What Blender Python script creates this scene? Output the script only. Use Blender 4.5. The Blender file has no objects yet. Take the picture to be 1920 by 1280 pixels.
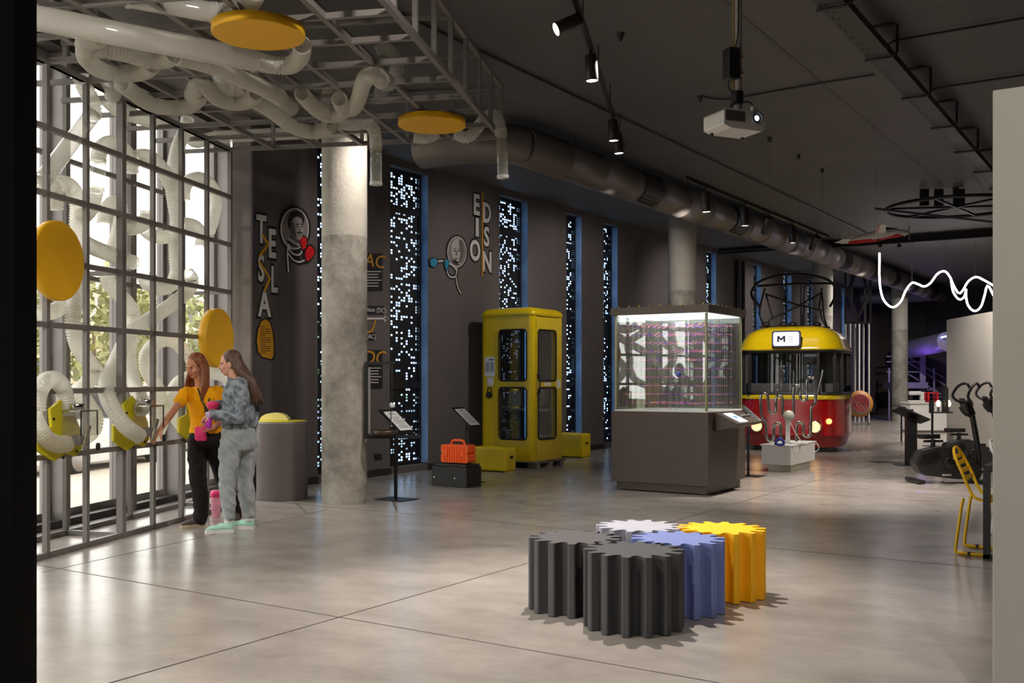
import bpy, math, random
from math import sin, cos, pi, radians, sqrt, atan2, floor as ffloor
from mathutils import Vector, Matrix
rnd = random.Random(7)
SC = bpy.context.scene
COL = SC.collection

# ------------------------------------------------------------------ survey of the hall
# world: Y runs along the wall of perforated windows, X to the right, Z up; the visitor's eye is at (0,0,1.44)
YAW = radians(33.1); FPX = 1900.0; HOR = 709.0; EYE = 1.44
FW = (-sin(YAW), cos(YAW)); RT = (cos(YAW), sin(YAW))
GA = YAW - radians(10.9)
GV = (-sin(GA), cos(GA)); NV = (cos(GA), sin(GA))      # along / away from the glass facade
def ray(px, py):
    u = (px - 960) / FPX; v = (HOR - py) / FPX
    return (FW[0] + u * RT[0], FW[1] + u * RT[1], v)
def at_d(px, py, d):
    r = ray(px, py); return Vector((r[0] * d, r[1] * d, EYE + r[2] * d))
def on_z(px, py, z=0.0): return at_d(px, py, (z - EYE) * FPX / (HOR - py))
def on_x(px, py, X): return at_d(px, py, X / ray(px, py)[0])
def on_y(px, py, Y): return at_d(px, py, Y / ray(px, py)[1])
def on_n(px, py, n):
    r = ray(px, py); return at_d(px, py, n / (r[0] * NV[0] + r[1] * NV[1]))
def sn(s, n, z=0.0): return Vector((s * GV[0] + n * NV[0], s * GV[1] + n * NV[1], z))

# ------------------------------------------------------------------ mesh builder
class MB:
    def __init__(s): s.v = []; s.f = []; s.sm = []; s.mi = []
    def add(s, vs, fs, smooth=False, mi=0):
        o = len(s.v); s.v += [tuple(p) for p in vs]
        for f in fs:
            s.f.append(tuple(i + o for i in f)); s.sm.append(smooth); s.mi.append(mi)
        return s
    def box(s, c, size, rz=0.0, mi=0, R=None):
        x, y, z = [k / 2 for k in size]; c = Vector(c)
        M_ = R if R is not None else Matrix.Rotation(rz, 3, 'Z')
        vs = [c + M_ @ Vector((a * x, b * y, d * z)) for d in (-1, 1) for a, b in ((-1, -1), (1, -1), (1, 1), (-1, 1))]
        return s.add(vs, [(3, 2, 1, 0), (4, 5, 6, 7), (0, 1, 5, 4), (1, 2, 6, 5), (2, 3, 7, 6), (3, 0, 4, 7)], False, mi)
    def bb(s, x0, x1, y0, y1, z0, z1, mi=0):
        return s.box(((x0 + x1) / 2, (y0 + y1) / 2, (z0 + z1) / 2), (abs(x1 - x0), abs(y1 - y0), abs(z1 - z0)), 0, mi)
    def bar(s, p0, p1, w, h=None, mi=0, up=(0, 0, 1)):
        p0 = Vector(p0); p1 = Vector(p1); h = h or w
        t = (p1 - p0).normalized(); u = Vector(up)
        if abs(t.dot(u)) > .98: u = Vector((NV[0], NV[1], 0))
        a = t.cross(u).normalized(); b = a.cross(t)
        vs = [p + a * (i * w / 2) + b * (j * h / 2) for p in (p0, p1) for i, j in ((-1, -1), (1, -1), (1, 1), (-1, 1))]
        return s.add(vs, [(0, 1, 2, 3), (7, 6, 5, 4), (4, 5, 1, 0), (5, 6, 2, 1), (6, 7, 3, 2), (7, 4, 0, 3)], False, mi)
    def tube(s, path, r, n=8, closed=False, caps=True, mi=0, smooth=True):
        P = [Vector(p) for p in path]; m = len(P)
        rs = r if isinstance(r, (list, tuple)) else [r] * m
        T = []
        for i in range(m):
            a = P[(i - 1) % m] if (closed or i > 0) else P[i]
            b = P[(i + 1) % m] if (closed or i < m - 1) else P[i]
            d = b - a
            T.append(d.normalized() if d.length > 1e-9 else Vector((0, 0, 1)))
        u = Vector((0, 0, 1)) if abs(T[0].z) < .9 else Vector((1, 0, 0))
        u = (u - T[0] * u.dot(T[0])).normalized()
        vs = []; fs = []
        for i in range(m):
            u = u - T[i] * u.dot(T[i])
            u = u.normalized() if u.length > 1e-6 else T[i].orthogonal().normalized()
            w = T[i].cross(u)
            for k in range(n):
                a = 2 * pi * k / n
                vs.append(P[i] + (u * cos(a) + w * sin(a)) * rs[i])
        for i in range(m if closed else m - 1):
            j = (i + 1) % m
            for k in range(n):
                l = (k + 1) % n
                fs.append((i * n + k, i * n + l, j * n + l, j * n + k))
        s.add(vs, fs, smooth, mi)
        if caps and not closed:
            s.add(vs[:n], [tuple(range(n - 1, -1, -1))], False, mi)
            s.add(vs[-n:], [tuple(range(n))], False, mi)
        return s
    def cyl(s, p0, p1, r0, r1=None, n=16, caps=True, mi=0):
        return s.tube([p0, p1], [r0, r0 if r1 is None else r1], n, False, caps, mi)
    def lathe(s, prof, c=(0, 0, 0), n=24, mi=0, smooth=True, axis=None, caps=True):
        c = Vector(c); vs = []; fs = []
        M_ = Matrix.Identity(3) if axis is None else Vector((0, 0, 1)).rotation_difference(Vector(axis)).to_matrix()
        for r, z in prof:
            for k in range(n):
                a = 2 * pi * k / n
                vs.append(c + M_ @ Vector((r * cos(a), r * sin(a), z)))
        for i in range(len(prof) - 1):
            for k in range(n):
                l = (k + 1) % n
                fs.append((i * n + k, i * n + l, (i + 1) * n + l, (i + 1) * n + k))
        s.add(vs, fs, smooth, mi)
        if caps and prof[0][0] > 1e-5: s.add(vs[:n], [tuple(range(n - 1, -1, -1))], False, mi)
        if caps and prof[-1][0] > 1e-5: s.add(vs[-n:], [tuple(range(n))], False, mi)
        return s
    def prism(s, poly, o, ax, ay, ext, mi=0, smooth=False):
        o = Vector(o); ax = Vector(ax); ay = Vector(ay); e = Vector(ext); n = len(poly)
        a = [o + ax * p[0] + ay * p[1] for p in poly]; b = [p + e for p in a]
        ccw = sum(poly[i][0] * poly[(i + 1) % n][1] - poly[(i + 1) % n][0] * poly[i][1] for i in range(n)) > 0
        flip = (ax.cross(ay).dot(e) > 0) == ccw
        r = list(range(n))
        s.add(a, [tuple(reversed(r)) if flip else tuple(r)], False, mi)
        s.add(b, [tuple(r) if flip else tuple(reversed(r))], False, mi)
        fs = [((i, (i + 1) % n, n + (i + 1) % n, n + i) if flip else (n + i, n + (i + 1) % n, (i + 1) % n, i)) for i in range(n)]
        return s.add(a + b, fs, smooth, mi)
    def ell(s, c, r, R=None, nu=16, nv=10, mi=0):
        c = Vector(c); R = R if R is not None else Matrix.Identity(3); vs = []; fs = []
        r = r if isinstance(r, (list, tuple)) else (r, r, r)
        for i in range(1, nv):
            t = pi * i / nv
            for k in range(nu):
                a = 2 * pi * k / nu
                vs.append(c + R @ Vector((r[0] * sin(t) * cos(a), r[1] * sin(t) * sin(a), r[2] * cos(t))))
        top = len(vs); vs.append(c + R @ Vector((0, 0, r[2]))); vs.append(c + R @ Vector((0, 0, -r[2])))
        for k in range(nu):
            l = (k + 1) % nu
            fs.append((top, k, l)); fs.append((top + 1, (nv - 2) * nu + l, (nv - 2) * nu + k))
            for i in range(nv - 2): fs.append((i * nu + k, (i + 1) * nu + k, (i + 1) * nu + l, i * nu + l))
        return s.add(vs, fs, True, mi)
    def loft(s, rings, n=20, mi=0, caps=True, smooth=True):
        # rings: (centre, rx, ry, yaw)
        vs = []; fs = []
        for c, rx, ry, yw in rings:
            c = Vector(c)
            for k in range(n):
                a = 2 * pi * k / n
                x = rx * cos(a); y = ry * sin(a)
                vs.append(c + Vector((x * cos(yw) - y * sin(yw), x * sin(yw) + y * cos(yw), 0)))
        for i in range(len(rings) - 1):
            for k in range(n):
                l = (k + 1) % n
                fs.append((i * n + k, i * n + l, (i + 1) * n + l, (i + 1) * n + k))
        s.add(vs, fs, smooth, mi)
        if caps:
            s.add(vs[:n], [tuple(range(n - 1, -1, -1))], False, mi); s.add(vs[-n:], [tuple(range(n))], False, mi)
        return s
    def mesh(s, name, mats, off=None):
        me = bpy.data.meshes.new(name)
        vs = s.v if off is None else [(p[0] - off[0], p[1] - off[1], p[2] - off[2]) for p in s.v]
        me.from_pydata(vs, [], s.f)
        me.polygons.foreach_set('use_smooth', s.sm)
        me.polygons.foreach_set('material_index', s.mi)
        for m in (mats if isinstance(mats, (list, tuple)) else [mats]): me.materials.append(m)
        me.update(); return me
    def build(s, name, mats, parent=None, world=False, bevel=0, seg=2):
        if parent is None:
            xs = [p[0] for p in s.v]; ys = [p[1] for p in s.v]; zs = [p[2] for p in s.v]
            off = ((min(xs) + max(xs)) / 2, (min(ys) + max(ys)) / 2, min(zs))
        elif world: off = tuple(worldloc(parent))
        else: off = None
        o = bpy.data.objects.new(name, s.mesh(name, mats, off)); COL.objects.link(o)
        if parent is None: o.location = off
        else: o.parent = parent
        if bevel:
            b = o.modifiers.new('bevel', 'BEVEL'); b.width = bevel; b.segments = seg; b.limit_method = 'ANGLE'; b.angle_limit = radians(40)
        return o
def worldloc(o):
    l = Vector(o.location)
    while o.parent: o = o.parent; l = l + Vector(o.location)
    return l
def tag(o, label, cat, group=None, kind=None):
    if label: o['label'] = label
    if cat: o['category'] = cat
    if group: o['group'] = group
    if kind: o['kind'] = kind
    return o
def thing(name, label, cat, loc=(0, 0, 0), rz=0.0, group=None):
    o = bpy.data.objects.new(name, None); COL.objects.link(o); o.empty_display_size = .1
    o.location = loc; o.rotation_euler = (0, 0, rz); return tag(o, label, cat, group)
def struct(o): o['kind'] = 'structure'; return o
def dup(root, loc, rz=None, label=None):
    def cp(o, par):
        c = o.copy(); COL.objects.link(c)
        if par: c.parent = par
        for ch in list(o.children): cp(ch, c)
        return c
    r = cp(root, None); r.location = loc
    if rz is not None: r.rotation_euler = (0, 0, rz)
    if label: r['label'] = label
    return r
def spline(pts, step=.05):
    P = [Vector(p) for p in pts]
    if len(P) < 3:
        n = max(2, int((P[1] - P[0]).length / step)); return [P[0].lerp(P[1], i / n) for i in range(n + 1)]
    Q = [P[0] * 2 - P[1]] + P + [P[-1] * 2 - P[-2]]; out = []
    for i in range(1, len(Q) - 2):
        a, b, c, d = Q[i - 1:i + 3]
        for k in range(12):
            t = k / 12
            out.append(.5 * ((2 * b) + (c - a) * t + (2 * a - 5 * b + 4 * c - d) * t * t + (3 * b - a - 3 * c + d) * t ** 3))
    out.append(P[-1])
    res = [out[0]]; acc = 0
    for i in range(1, len(out)):
        seg = (out[i] - out[i - 1]).length
        while acc + seg >= step and seg > 1e-9:
            t = (step - acc) / seg; q = out[i - 1].lerp(out[i], t)
            res.append(q); out[i - 1] = q; seg = (out[i] - q).length; acc = 0
        acc += seg
    if (res[-1] - out[-1]).length > step * .4: res.append(out[-1])
    return res
def rrect(w, h, r, n=5):
    p = []
    for cx, cy, a0 in ((w / 2 - r, h / 2 - r, 0), (-w / 2 + r, h / 2 - r, 90), (-w / 2 + r, -h / 2 + r, 180), (w / 2 - r, -h / 2 + r, 270)):
        for k in range(n + 1):
            a = radians(a0 + 90 * k / n); p.append((cx + r * cos(a), cy + r * sin(a)))
    return p

# ------------------------------------------------------------------ materials
def lin(c): return tuple((x / 12.92 if x <= .04045 else ((x + .055) / 1.055) ** 2.4) for x in c)
def M(name, col, rough=.5, metal=0.0, var=.1, scale=6.0, bump=0.0, bdist=.01, pos=(.3, .7), spec=.5, emit=None, es=0.0, srgb=True, stretch=None, coat=0.0):
    m = bpy.data.materials.new(name); m.use_nodes = True
    nt = m.node_tree; b = nt.nodes['Principled BSDF']
    c = lin(col) if srgb else col
    tc = nt.nodes.new('ShaderNodeTexCoord'); src = tc.outputs['Object']
    if stretch:
        mp = nt.nodes.new('ShaderNodeMapping'); mp.inputs['Scale'].default_value = stretch
        nt.links.new(src, mp.inputs['Vector']); src = mp.outputs['Vector']
    nz = nt.nodes.new('ShaderNodeTexNoise'); nz.inputs['Scale'].default_value = scale; nz.inputs['Detail'].default_value = 4
    nt.links.new(src, nz.inputs['Vector'])
    cr = nt.nodes.new('ShaderNodeValToRGB')
    cr.color_ramp.elements[0].position = pos[0]; cr.color_ramp.elements[1].position = pos[1]
    cr.color_ramp.elements[0].color = tuple(x * (1 - var) for x in c) + (1,)
    cr.color_ramp.elements[1].color = tuple(min(1, x * (1 + var)) for x in c) + (1,)
    nt.links.new(nz.outputs['Fac'], cr.inputs['Fac']); nt.links.new(cr.outputs['Color'], b.inputs['Base Color'])
    b.inputs['Roughness'].default_value = rough; b.inputs['Metallic'].default_value = metal
    b.inputs['Specular IOR Level'].default_value = spec
    if coat: b.inputs['Coat Weight'].default_value = coat; b.inputs['Coat Roughness'].default_value = .1
    if bump:
        bp = nt.nodes.new('ShaderNodeBump'); bp.inputs['Strength'].default_value = bump; bp.inputs['Distance'].default_value = bdist
        nt.links.new(nz.outputs['Fac'], bp.inputs['Height']); nt.links.new(bp.outputs['Normal'], b.inputs['Normal'])
    if emit:
        b.inputs['Emission Color'].default_value = tuple(emit) + (1,); b.inputs['Emission Strength'].default_value = es
    return m
def glass(name, tint=(1, 1, 1), ior=1.45, rough=.02, haze=None):
    m = bpy.data.materials.new(name); m.use_nodes = True; nt = m.node_tree
    nt.nodes.remove(nt.nodes['Principled BSDF']); out = nt.nodes['Material Output']
    t = nt.nodes.new('ShaderNodeBsdfTransparent'); t.inputs['Color'].default_value = tuple(tint) + (1,)
    g = nt.nodes.new('ShaderNodeBsdfGlossy'); g.inputs['Roughness'].default_value = rough
    fr = nt.nodes.new('ShaderNodeFresnel'); fr.inputs['IOR'].default_value = ior
    geo = nt.nodes.new('ShaderNodeNewGeometry')
    # same fresnel on both faces of a pane
    mix0 = nt.nodes.new('ShaderNodeMix'); mix0.data_type = 'FLOAT'
    mix0.inputs['A'].default_value = ior; mix0.inputs['B'].default_value = 1 / ior
    nt.links.new(geo.outputs['Backfacing'], mix0.inputs['Factor']); nt.links.new(mix0.outputs['Result'], fr.inputs['IOR'])
    mx = nt.nodes.new('ShaderNodeMixShader')
    nt.links.new(fr.outputs['Fac'], mx.inputs['Fac']); nt.links.new(t.outputs[0], mx.inputs[1]); nt.links.new(g.outputs[0], mx.inputs[2])
    last = mx
    if haze:
        d = nt.nodes.new('ShaderNodeBsdfTranslucent'); d.inputs['Color'].default_value = tuple(haze[0]) + (1,)
        d2 = nt.nodes.new('ShaderNodeBsdfDiffuse'); d2.inputs['Color'].default_value = tuple(haze[0]) + (1,)
        md = nt.nodes.new('ShaderNodeMixShader'); md.inputs['Fac'].default_value = .5
        nt.links.new(d.outputs[0], md.inputs[1]); nt.links.new(d2.outputs[0], md.inputs[2])
        m2 = nt.nodes.new('ShaderNodeMixShader'); m2.inputs['Fac'].default_value = haze[1]
        nt.links.new(mx.outputs[0], m2.inputs[1]); nt.links.new(md.outputs[0], m2.inputs[2]); last = m2
    nt.links.new(last.outputs[0], out.inputs['Surface'])
    return m
def emis(name, col, st):
    m = bpy.data.materials.new(name); m.use_nodes = True; nt = m.node_tree
    b = nt.nodes['Principled BSDF']; b.inputs['Base Color'].default_value = (.02, .02, .02, 1)
    b.inputs['Emission Color'].default_value = tuple(col) + (1,); b.inputs['Emission Strength'].default_value = st
    return m

mt = {}
mt['wall'] = M('dark_paint', (.36, .335, .335), .75, var=.05, scale=3, bump=.03)
mt['wall2'] = M('dark_paint_panel', (.345, .325, .335), .75, var=.05, scale=3)
mt['base'] = M('black_base', (.13, .12, .12), .6)
mt['black'] = M('black_metal', (.10, .098, .10), .42, var=.06)
mt['blackpaint'] = M('matt_black_paint', (.035, .035, .042), .8, spec=.2)
mt['pier'] = M('grey_render', (.66, .63, .62), .8, var=.04)
mt['frame'] = M('grey_steel_paint', (.455, .435, .42), .45, var=.05)
mt['mull'] = M('grey_aluminium', (.50, .475, .47), .45, var=.04)
mt['mulld'] = M('dark_gasket', (.22, .20, .20), .5)
mt['white'] = M('white_paint', (.86, .85, .83), .5, var=.03)
mt['whitewall'] = M('offwhite_wall', (.62, .60, .57), .7, var=.03, scale=2)
mt['greywall'] = M('pale_grey_wall', (.60, .585, .55), .8, var=.03, scale=2)
mt['yellow'] = M('yellow_lacquer', (.93, .72, .03), .4, var=.04)
mt['discy'] = M('amber_lacquer', (.90, .68, .04), .45, var=.04)
mt['boothy'] = M('booth_yellow', (.86, .74, .03), .32, var=.06, scale=3)
mt['lime'] = M('lime_plate', (.78, .73, .04), .4, var=.05)
mt['steel'] = M('polished_steel', (.80, .79, .76), .14, 1.0, var=.04)
mt['brown'] = M('bronze_laminate', (.285, .245, .215), .4, var=.04, metal=.3)
mt['orange'] = M('orange_plastic', (.98, .38, .08), .45, var=.04)
mt['paper'] = M('printed_paper', (.86, .86, .86), .6, var=.02)
mt['ink'] = M('grey_ink', (.35, .35, .38), .7)
mt['wood'] = M('pallet_wood', (.56, .50, .46), .8, var=.2, scale=4, stretch=(1, 12, 12))
mt['rubber'] = M('black_rubber', (.08, .075, .08), .55)
mt['pane'] = glass('window_glass', (.97, .98, .97))
mt['bluefilter'] = glass('added_blue_filter', (.62, .80, 1.0))  # filter added to colour the daylight in the recesses blue
mt['clear'] = glass('clear_acrylic', (.95, .95, .93), haze=((.88, .87, .83), .10))
mt['milky'] = glass('milky_acrylic', (.95, .94, .92), haze=((.90, .89, .85), .36))
mt['caseglass'] = glass('display_glass', (.94, .97, .95), ior=1.9, rough=.01)
mt['duct'] = M('galvanised_duct', (.47, .44, .42), .45, .35, var=.06, scale=2, stretch=(1, 14, 1))
mt['grille'] = M('dark_grille', (.10, .095, .095), .5)
mt['lampwhite'] = emis('lamp_glow', (1, .93, .82), 14)
mt['pink'] = M('pink_plastic', (.96, .22, .47), .4)

# hose: translucent white corrugated plastic
def hose_mat():
    m = bpy.data.materials.new('translucent_white_hose'); m.use_nodes = True; nt = m.node_tree
    nt.nodes.remove(nt.nodes['Principled BSDF']); out = nt.nodes['Material Output']
    tc = nt.nodes.new('ShaderNodeTexCoord'); nz = nt.nodes.new('ShaderNodeTexNoise'); nz.inputs['Scale'].default_value = 9
    nt.links.new(tc.outputs['Object'], nz.inputs['Vector'])
    cr = nt.nodes.new('ShaderNodeValToRGB'); cr.color_ramp.elements[0].color = (.88, .86, .79, 1); cr.color_ramp.elements[1].color = (.95, .93, .87, 1)
    nt.links.new(nz.outputs['Fac'], cr.inputs['Fac'])
    d = nt.nodes.new('ShaderNodeBsdfDiffuse'); t = nt.nodes.new('ShaderNodeBsdfTranslucent')
    tr = nt.nodes.new('ShaderNodeBsdfTransparent'); tr.inputs['Color'].default_value = (.95, .94, .9, 1)
    for x in (d, t): nt.links.new(cr.outputs['Color'], x.inputs['Color'])
    a = nt.nodes.new('ShaderNodeMixShader'); a.inputs['Fac'].default_value = .62
    nt.links.new(d.outputs[0], a.inputs[1]); nt.links.new(t.outputs[0], a.inputs[2])
    b = nt.nodes.new('ShaderNodeMixShader'); b.inputs['Fac'].default_value = .22
    nt.links.new(a.outputs[0], b.inputs[1]); nt.links.new(tr.outputs[0], b.inputs[2])
    g = nt.nodes.new('ShaderNodeBsdfGlossy'); g.inputs['Roughness'].default_value = .25
    c = nt.nodes.new('ShaderNodeMixShader'); c.inputs['Fac'].default_value = .06
    nt.links.new(b.outputs[0], c.inputs[1]); nt.links.new(g.outputs[0], c.inputs[2])
    nt.links.new(c.outputs[0], out.inputs['Surface']); return m
mt['hose'] = hose_mat()

def concrete_floor():
    m = bpy.data.materials.new('polished_concrete'); m.use_nodes = True; nt = m.node_tree
    b = nt.nodes['Principled BSDF']; tc = nt.nodes.new('ShaderNodeTexCoord')
    n1 = nt.nodes.new('ShaderNodeTexNoise'); n1.inputs['Scale'].default_value = .55; n1.inputs['Detail'].default_value = 7; n1.inputs['Roughness'].default_value = .6
    mp = nt.nodes.new('ShaderNodeMapping'); mp.inputs['Rotation'].default_value = (0, 0, -.55); mp.inputs['Scale'].default_value = (1.0, 1.5, 1)
    n2 = nt.nodes.new('ShaderNodeTexNoise'); n2.inputs['Scale'].default_value = 2.4; n2.inputs['Detail'].default_value = 8; n2.inputs['Roughness'].default_value = .62
    nt.links.new(tc.outputs['Object'], n1.inputs['Vector']); nt.links.new(tc.outputs['Object'], mp.inputs['Vector']); nt.links.new(mp.outputs['Vector'], n2.inputs['Vector'])
    mx = nt.nodes.new('ShaderNodeMix'); mx.data_type = 'FLOAT'; mx.inputs['Factor'].default_value = .5
    nt.links.new(n1.outputs['Fac'], mx.inputs['A']); nt.links.new(n2.outputs['Fac'], mx.inputs['B'])
    cr = nt.nodes.new('ShaderNodeValToRGB')
    cr.color_ramp.elements[0].position = .34; cr.color_ramp.elements[1].position = .66
    cr.color_ramp.elements[0].color = (.215, .190, .167, 1); cr.color_ramp.elements[1].color = (.375, .340, .305, 1)
    nt.links.new(mx.outputs['Result'], cr.inputs['Fac']); nt.links.new(cr.outputs['Color'], b.inputs['Base Color'])
    b.inputs['Roughness'].default_value = .235
    n3 = nt.nodes.new('ShaderNodeTexNoise'); n3.inputs['Scale'].default_value = 5; n3.inputs['Detail'].default_value = 4
    nt.links.new(tc.outputs['Object'], n3.inputs['Vector'])
    bp = nt.nodes.new('ShaderNodeBump'); bp.inputs['Strength'].default_value = .12; bp.inputs['Distance'].default_value = .004
    nt.links.new(n3.outputs['Fac'], bp.inputs['Height']); nt.links.new(bp.outputs['Normal'], b.inputs['Normal'])
    b.inputs['Specular IOR Level'].default_value = .6
    return m
def concrete_col():
    m = bpy.data.materials.new('raw_concrete'); m.use_nodes = True; nt = m.node_tree
    b = nt.nodes['Principled BSDF']; tc = nt.nodes.new('ShaderNodeTexCoord'); b.inputs['Roughness'].default_value = .85
    n1 = nt.nodes.new('ShaderNodeTexNoise'); n1.inputs['Scale'].default_value = 2.2; n1.inputs['Detail'].default_value = 8; n1.inputs['Roughness'].default_value = .7
    n2 = nt.nodes.new('ShaderNodeTexNoise'); n2.inputs['Scale'].default_value = 26; n2.inputs['Detail'].default_value = 3
    for n in (n1, n2): nt.links.new(tc.outputs['Object'], n.inputs['Vector'])
    sx = nt.nodes.new('ShaderNodeSeparateXYZ'); nt.links.new(tc.outputs['Object'], sx.inputs[0])
    # two pours: the lower one darker, with a ragged line where they meet
    ad = nt.nodes.new('ShaderNodeMath'); ad.operation = 'MULTIPLY_ADD'; ad.inputs[1].default_value = .12
    nt.links.new(n1.outputs['Fac'], ad.inputs[0]); nt.links.new(sx.outputs['Z'], ad.inputs[2])
    gt = nt.nodes.new('ShaderNodeMath'); gt.operation = 'GREATER_THAN'; gt.inputs[1].default_value = 3.13
    nt.links.new(ad.outputs[0], gt.inputs[0])
    c1 = nt.nodes.new('ShaderNodeValToRGB'); c1.color_ramp.elements[0].position = .36; c1.color_ramp.elements[1].position = .64
    c1.color_ramp.elements[0].color = (.15, .135, .115, 1); c1.color_ramp.elements[1].color = (.37, .345, .30, 1)
    c2 = nt.nodes.new('ShaderNodeValToRGB'); c2.color_ramp.elements[0].position = .3; c2.color_ramp.elements[1].position = .72
    c2.color_ramp.elements[0].color = (.30, .28, .24, 1); c2.color_ramp.elements[1].color = (.40, .375, .33, 1)
    nt.links.new(n1.outputs['Fac'], c1.inputs['Fac']); nt.links.new(n1.outputs['Fac'], c2.inputs['Fac'])
    mx = nt.nodes.new('ShaderNodeMix'); mx.data_type = 'RGBA'
    nt.links.new(gt.outputs[0], mx.inputs['Factor']); nt.links.new(c1.outputs['Color'], mx.inputs['A']); nt.links.new(c2.outputs['Color'], mx.inputs['B'])
    nt.links.new(mx.outputs['Result'], b.inputs['Base Color'])
    bp = nt.nodes.new('ShaderNodeBump'); bp.inputs['Strength'].default_value = .6; bp.inputs['Distance'].default_value = .012
    nt.links.new(n2.outputs['Fac'], bp.inputs['Height']); nt.links.new(bp.outputs['Normal'], b.inputs['Normal'])
    return m
def ceiling_mat():
    m = bpy.data.materials.new('dark_ceiling_boards'); m.use_nodes = True; nt = m.node_tree
    b = nt.nodes['Principled BSDF']; tc = nt.nodes.new('ShaderNodeTexCoord'); b.inputs['Roughness'].default_value = .62
    mp = nt.nodes.new('ShaderNodeMapping'); mp.inputs['Location'].default_value = (.02, .35, 0)
    nt.links.new(tc.outputs['Object'], mp.inputs['Vector'])
    br = nt.nodes.new('ShaderNodeTexBrick'); br.offset = 0; br.inputs['Scale'].default_value = 1
    br.inputs['Brick Width'].default_value = 2.5; br.inputs['Row Height'].default_value = 1.25; br.inputs['Mortar Size'].default_value = .006
    br.inputs['Color1'].default_value = (.125, .118, .116, 1); br.inputs['Color2'].default_value = (.134, .126, .123, 1); br.inputs['Mortar'].default_value = (.07, .066, .064, 1)
    nt.links.new(mp.outputs['Vector'], br.inputs['Vector'])
    n = nt.nodes.new('ShaderNodeTexNoise'); n.inputs['Scale'].default_value = 1.2; n.inputs['Detail'].default_value = 5
    nt.links.new(tc.outputs['Object'], n.inputs['Vector'])
    mx = nt.nodes.new('ShaderNodeMix'); mx.data_type = 'RGBA'; mx.blend_type = 'MULTIPLY'; mx.inputs['Factor'].default_value = .35
    nt.links.new(br.outputs['Color'], mx.inputs['A']); nt.links.new(n.outputs['Fac'], mx.inputs['B'])
    nt.links.new(mx.outputs['Result'], b.inputs['Base Color'])
    return m
mt['floor'] = concrete_floor(); mt['conc'] = concrete_col(); mt['ceil'] = ceiling_mat()

# ------------------------------------------------------------------ camera, view, world
cam = bpy.data.cameras.new('camera'); co = bpy.data.objects.new('camera', cam); COL.objects.link(co)
co.location = (0, 0, EYE); co.rotation_euler = (pi / 2, 0, YAW)
cam.sensor_width = 36; cam.lens = FPX / 1920 * 36; cam.shift_y = (HOR - 640) / 1920; cam.clip_start = .05; cam.clip_end = 300
SC.camera = co
vs = SC.view_settings; vs.view_transform = 'Standard'; vs.look = 'None'; vs.gamma = 1.0; vs.exposure = 0.0; vs.use_curve_mapping = False
w = bpy.data.worlds.new('overcast_sky'); SC.world = w; w.use_nodes = True
bg = w.node_tree.nodes['Background']; bg.inputs['Color'].default_value = (1.0, .975, .94, 1); bg.inputs['Strength'].default_value = 5.0
cy = SC.cycles
cy.max_bounces = 8; cy.diffuse_bounces = 4; cy.glossy_bounces = 4; cy.transmission_bounces = 4; cy.transparent_max_bounces = 24
cy.caustics_reflective = False; cy.caustics_refractive = False; cy.sample_clamp_indirect = 4.0
cy.use_denoising = True; cy.use_adaptive_sampling = True; cy.adaptive_threshold = .02
# ------------------------------------------------------------------ the setting
ZC = 4.75; XW = -9.8; NG = -6.31; NI = -6.1
PIL = (-9.905, 8.75)
plan = [tuple(sn(-5.0, NG)[:2]), tuple(sn(12.3, NG)[:2]), (-10.6, 9.3), (-10.05, 9.3), (-10.05, 42.0), (9, 42.0), (9, -7.0)]
plan[0] = tuple(sn(-5.0, NG)[:2])
fl = MB().prism([(p[0], p[1]) for p in plan], (0, 0, -.12), (1, 0, 0), (0, 1, 0), (0, 0, .12)).build('floor', mt['floor']); struct(fl)
ce = MB().prism([(p[0], p[1]) for p in plan], (0, 0, ZC), (1, 0, 0), (0, 1, 0), (0, 0, .25)).build('ceiling', mt['ceil']); struct(ce)
# saw-cut joints in the slab
joint = M('saw_cut', (.24, .21, .19), .8)
jb = MB()
jb.bb(-4.215, -4.203, -6, 41, .0005, .0012); 
for y in (4.55, 8.40): jb.bb(-9.7 if y > 8 else -7.35, 9, y - .005, y + .005, .0005, .0012)
for y in (12.6, 16.8, 21, 25.2): jb.bb(-9.7, 9, y - .005, y + .005, .0005, .0012)
a = Vector((-7.03, 4.40, .0008)); b = Vector((-7.775, 8.21, .0008)); jb.bar(a, b, .010, .0006)
for p, q in (((553, 941), (575, 962)), ((735, 939), (745, 957))):
    jb.bar(on_z(*p, .0008), on_z(*q, .0008), .014, .0006)
struct(jb.build('trim_1', joint))

# wall of perforated windows
WIN = [(10.16, 10.75), (11.69, 12.62), (14.64, 15.56), (16.96, 17.56), (18.48, 19.11), (23.98, 24.62), (27.38, 28.0), (30.0, 30.75), (32.4, 33.2), (36.2, 36.9)]
ZB, ZT = .10, 4.64
wb = MB(); y0 = 8.96
for ya, yb in WIN:
    wb.bb(XW - .22, XW, y0, ya, 0, ZC); wb.bb(XW - .22, XW, ya, yb, ZT, ZC); wb.bb(XW - .22, XW - .02, ya, yb, 0, ZB); y0 = yb
wb.bb(XW - .22, XW, y0, 41.6, 0, ZC)
struct(wb.build('wall_left', mt['wall']))
pb = MB(); pb.bb(XW, XW + .025, 8.965, 9.446, 0, ZC); struct(pb.build('trim_2', mt['wall2']))
# black skirting along the wall
sb = MB(); y0 = 8.96
for ya, yb in WIN: sb.bb(XW, XW + .03, y0, ya, 0, .10); y0 = yb
sb.bb(XW, XW + .03, y0, 41.5, 0, .10); struct(sb.build('baseboard_left', mt['base']))
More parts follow.
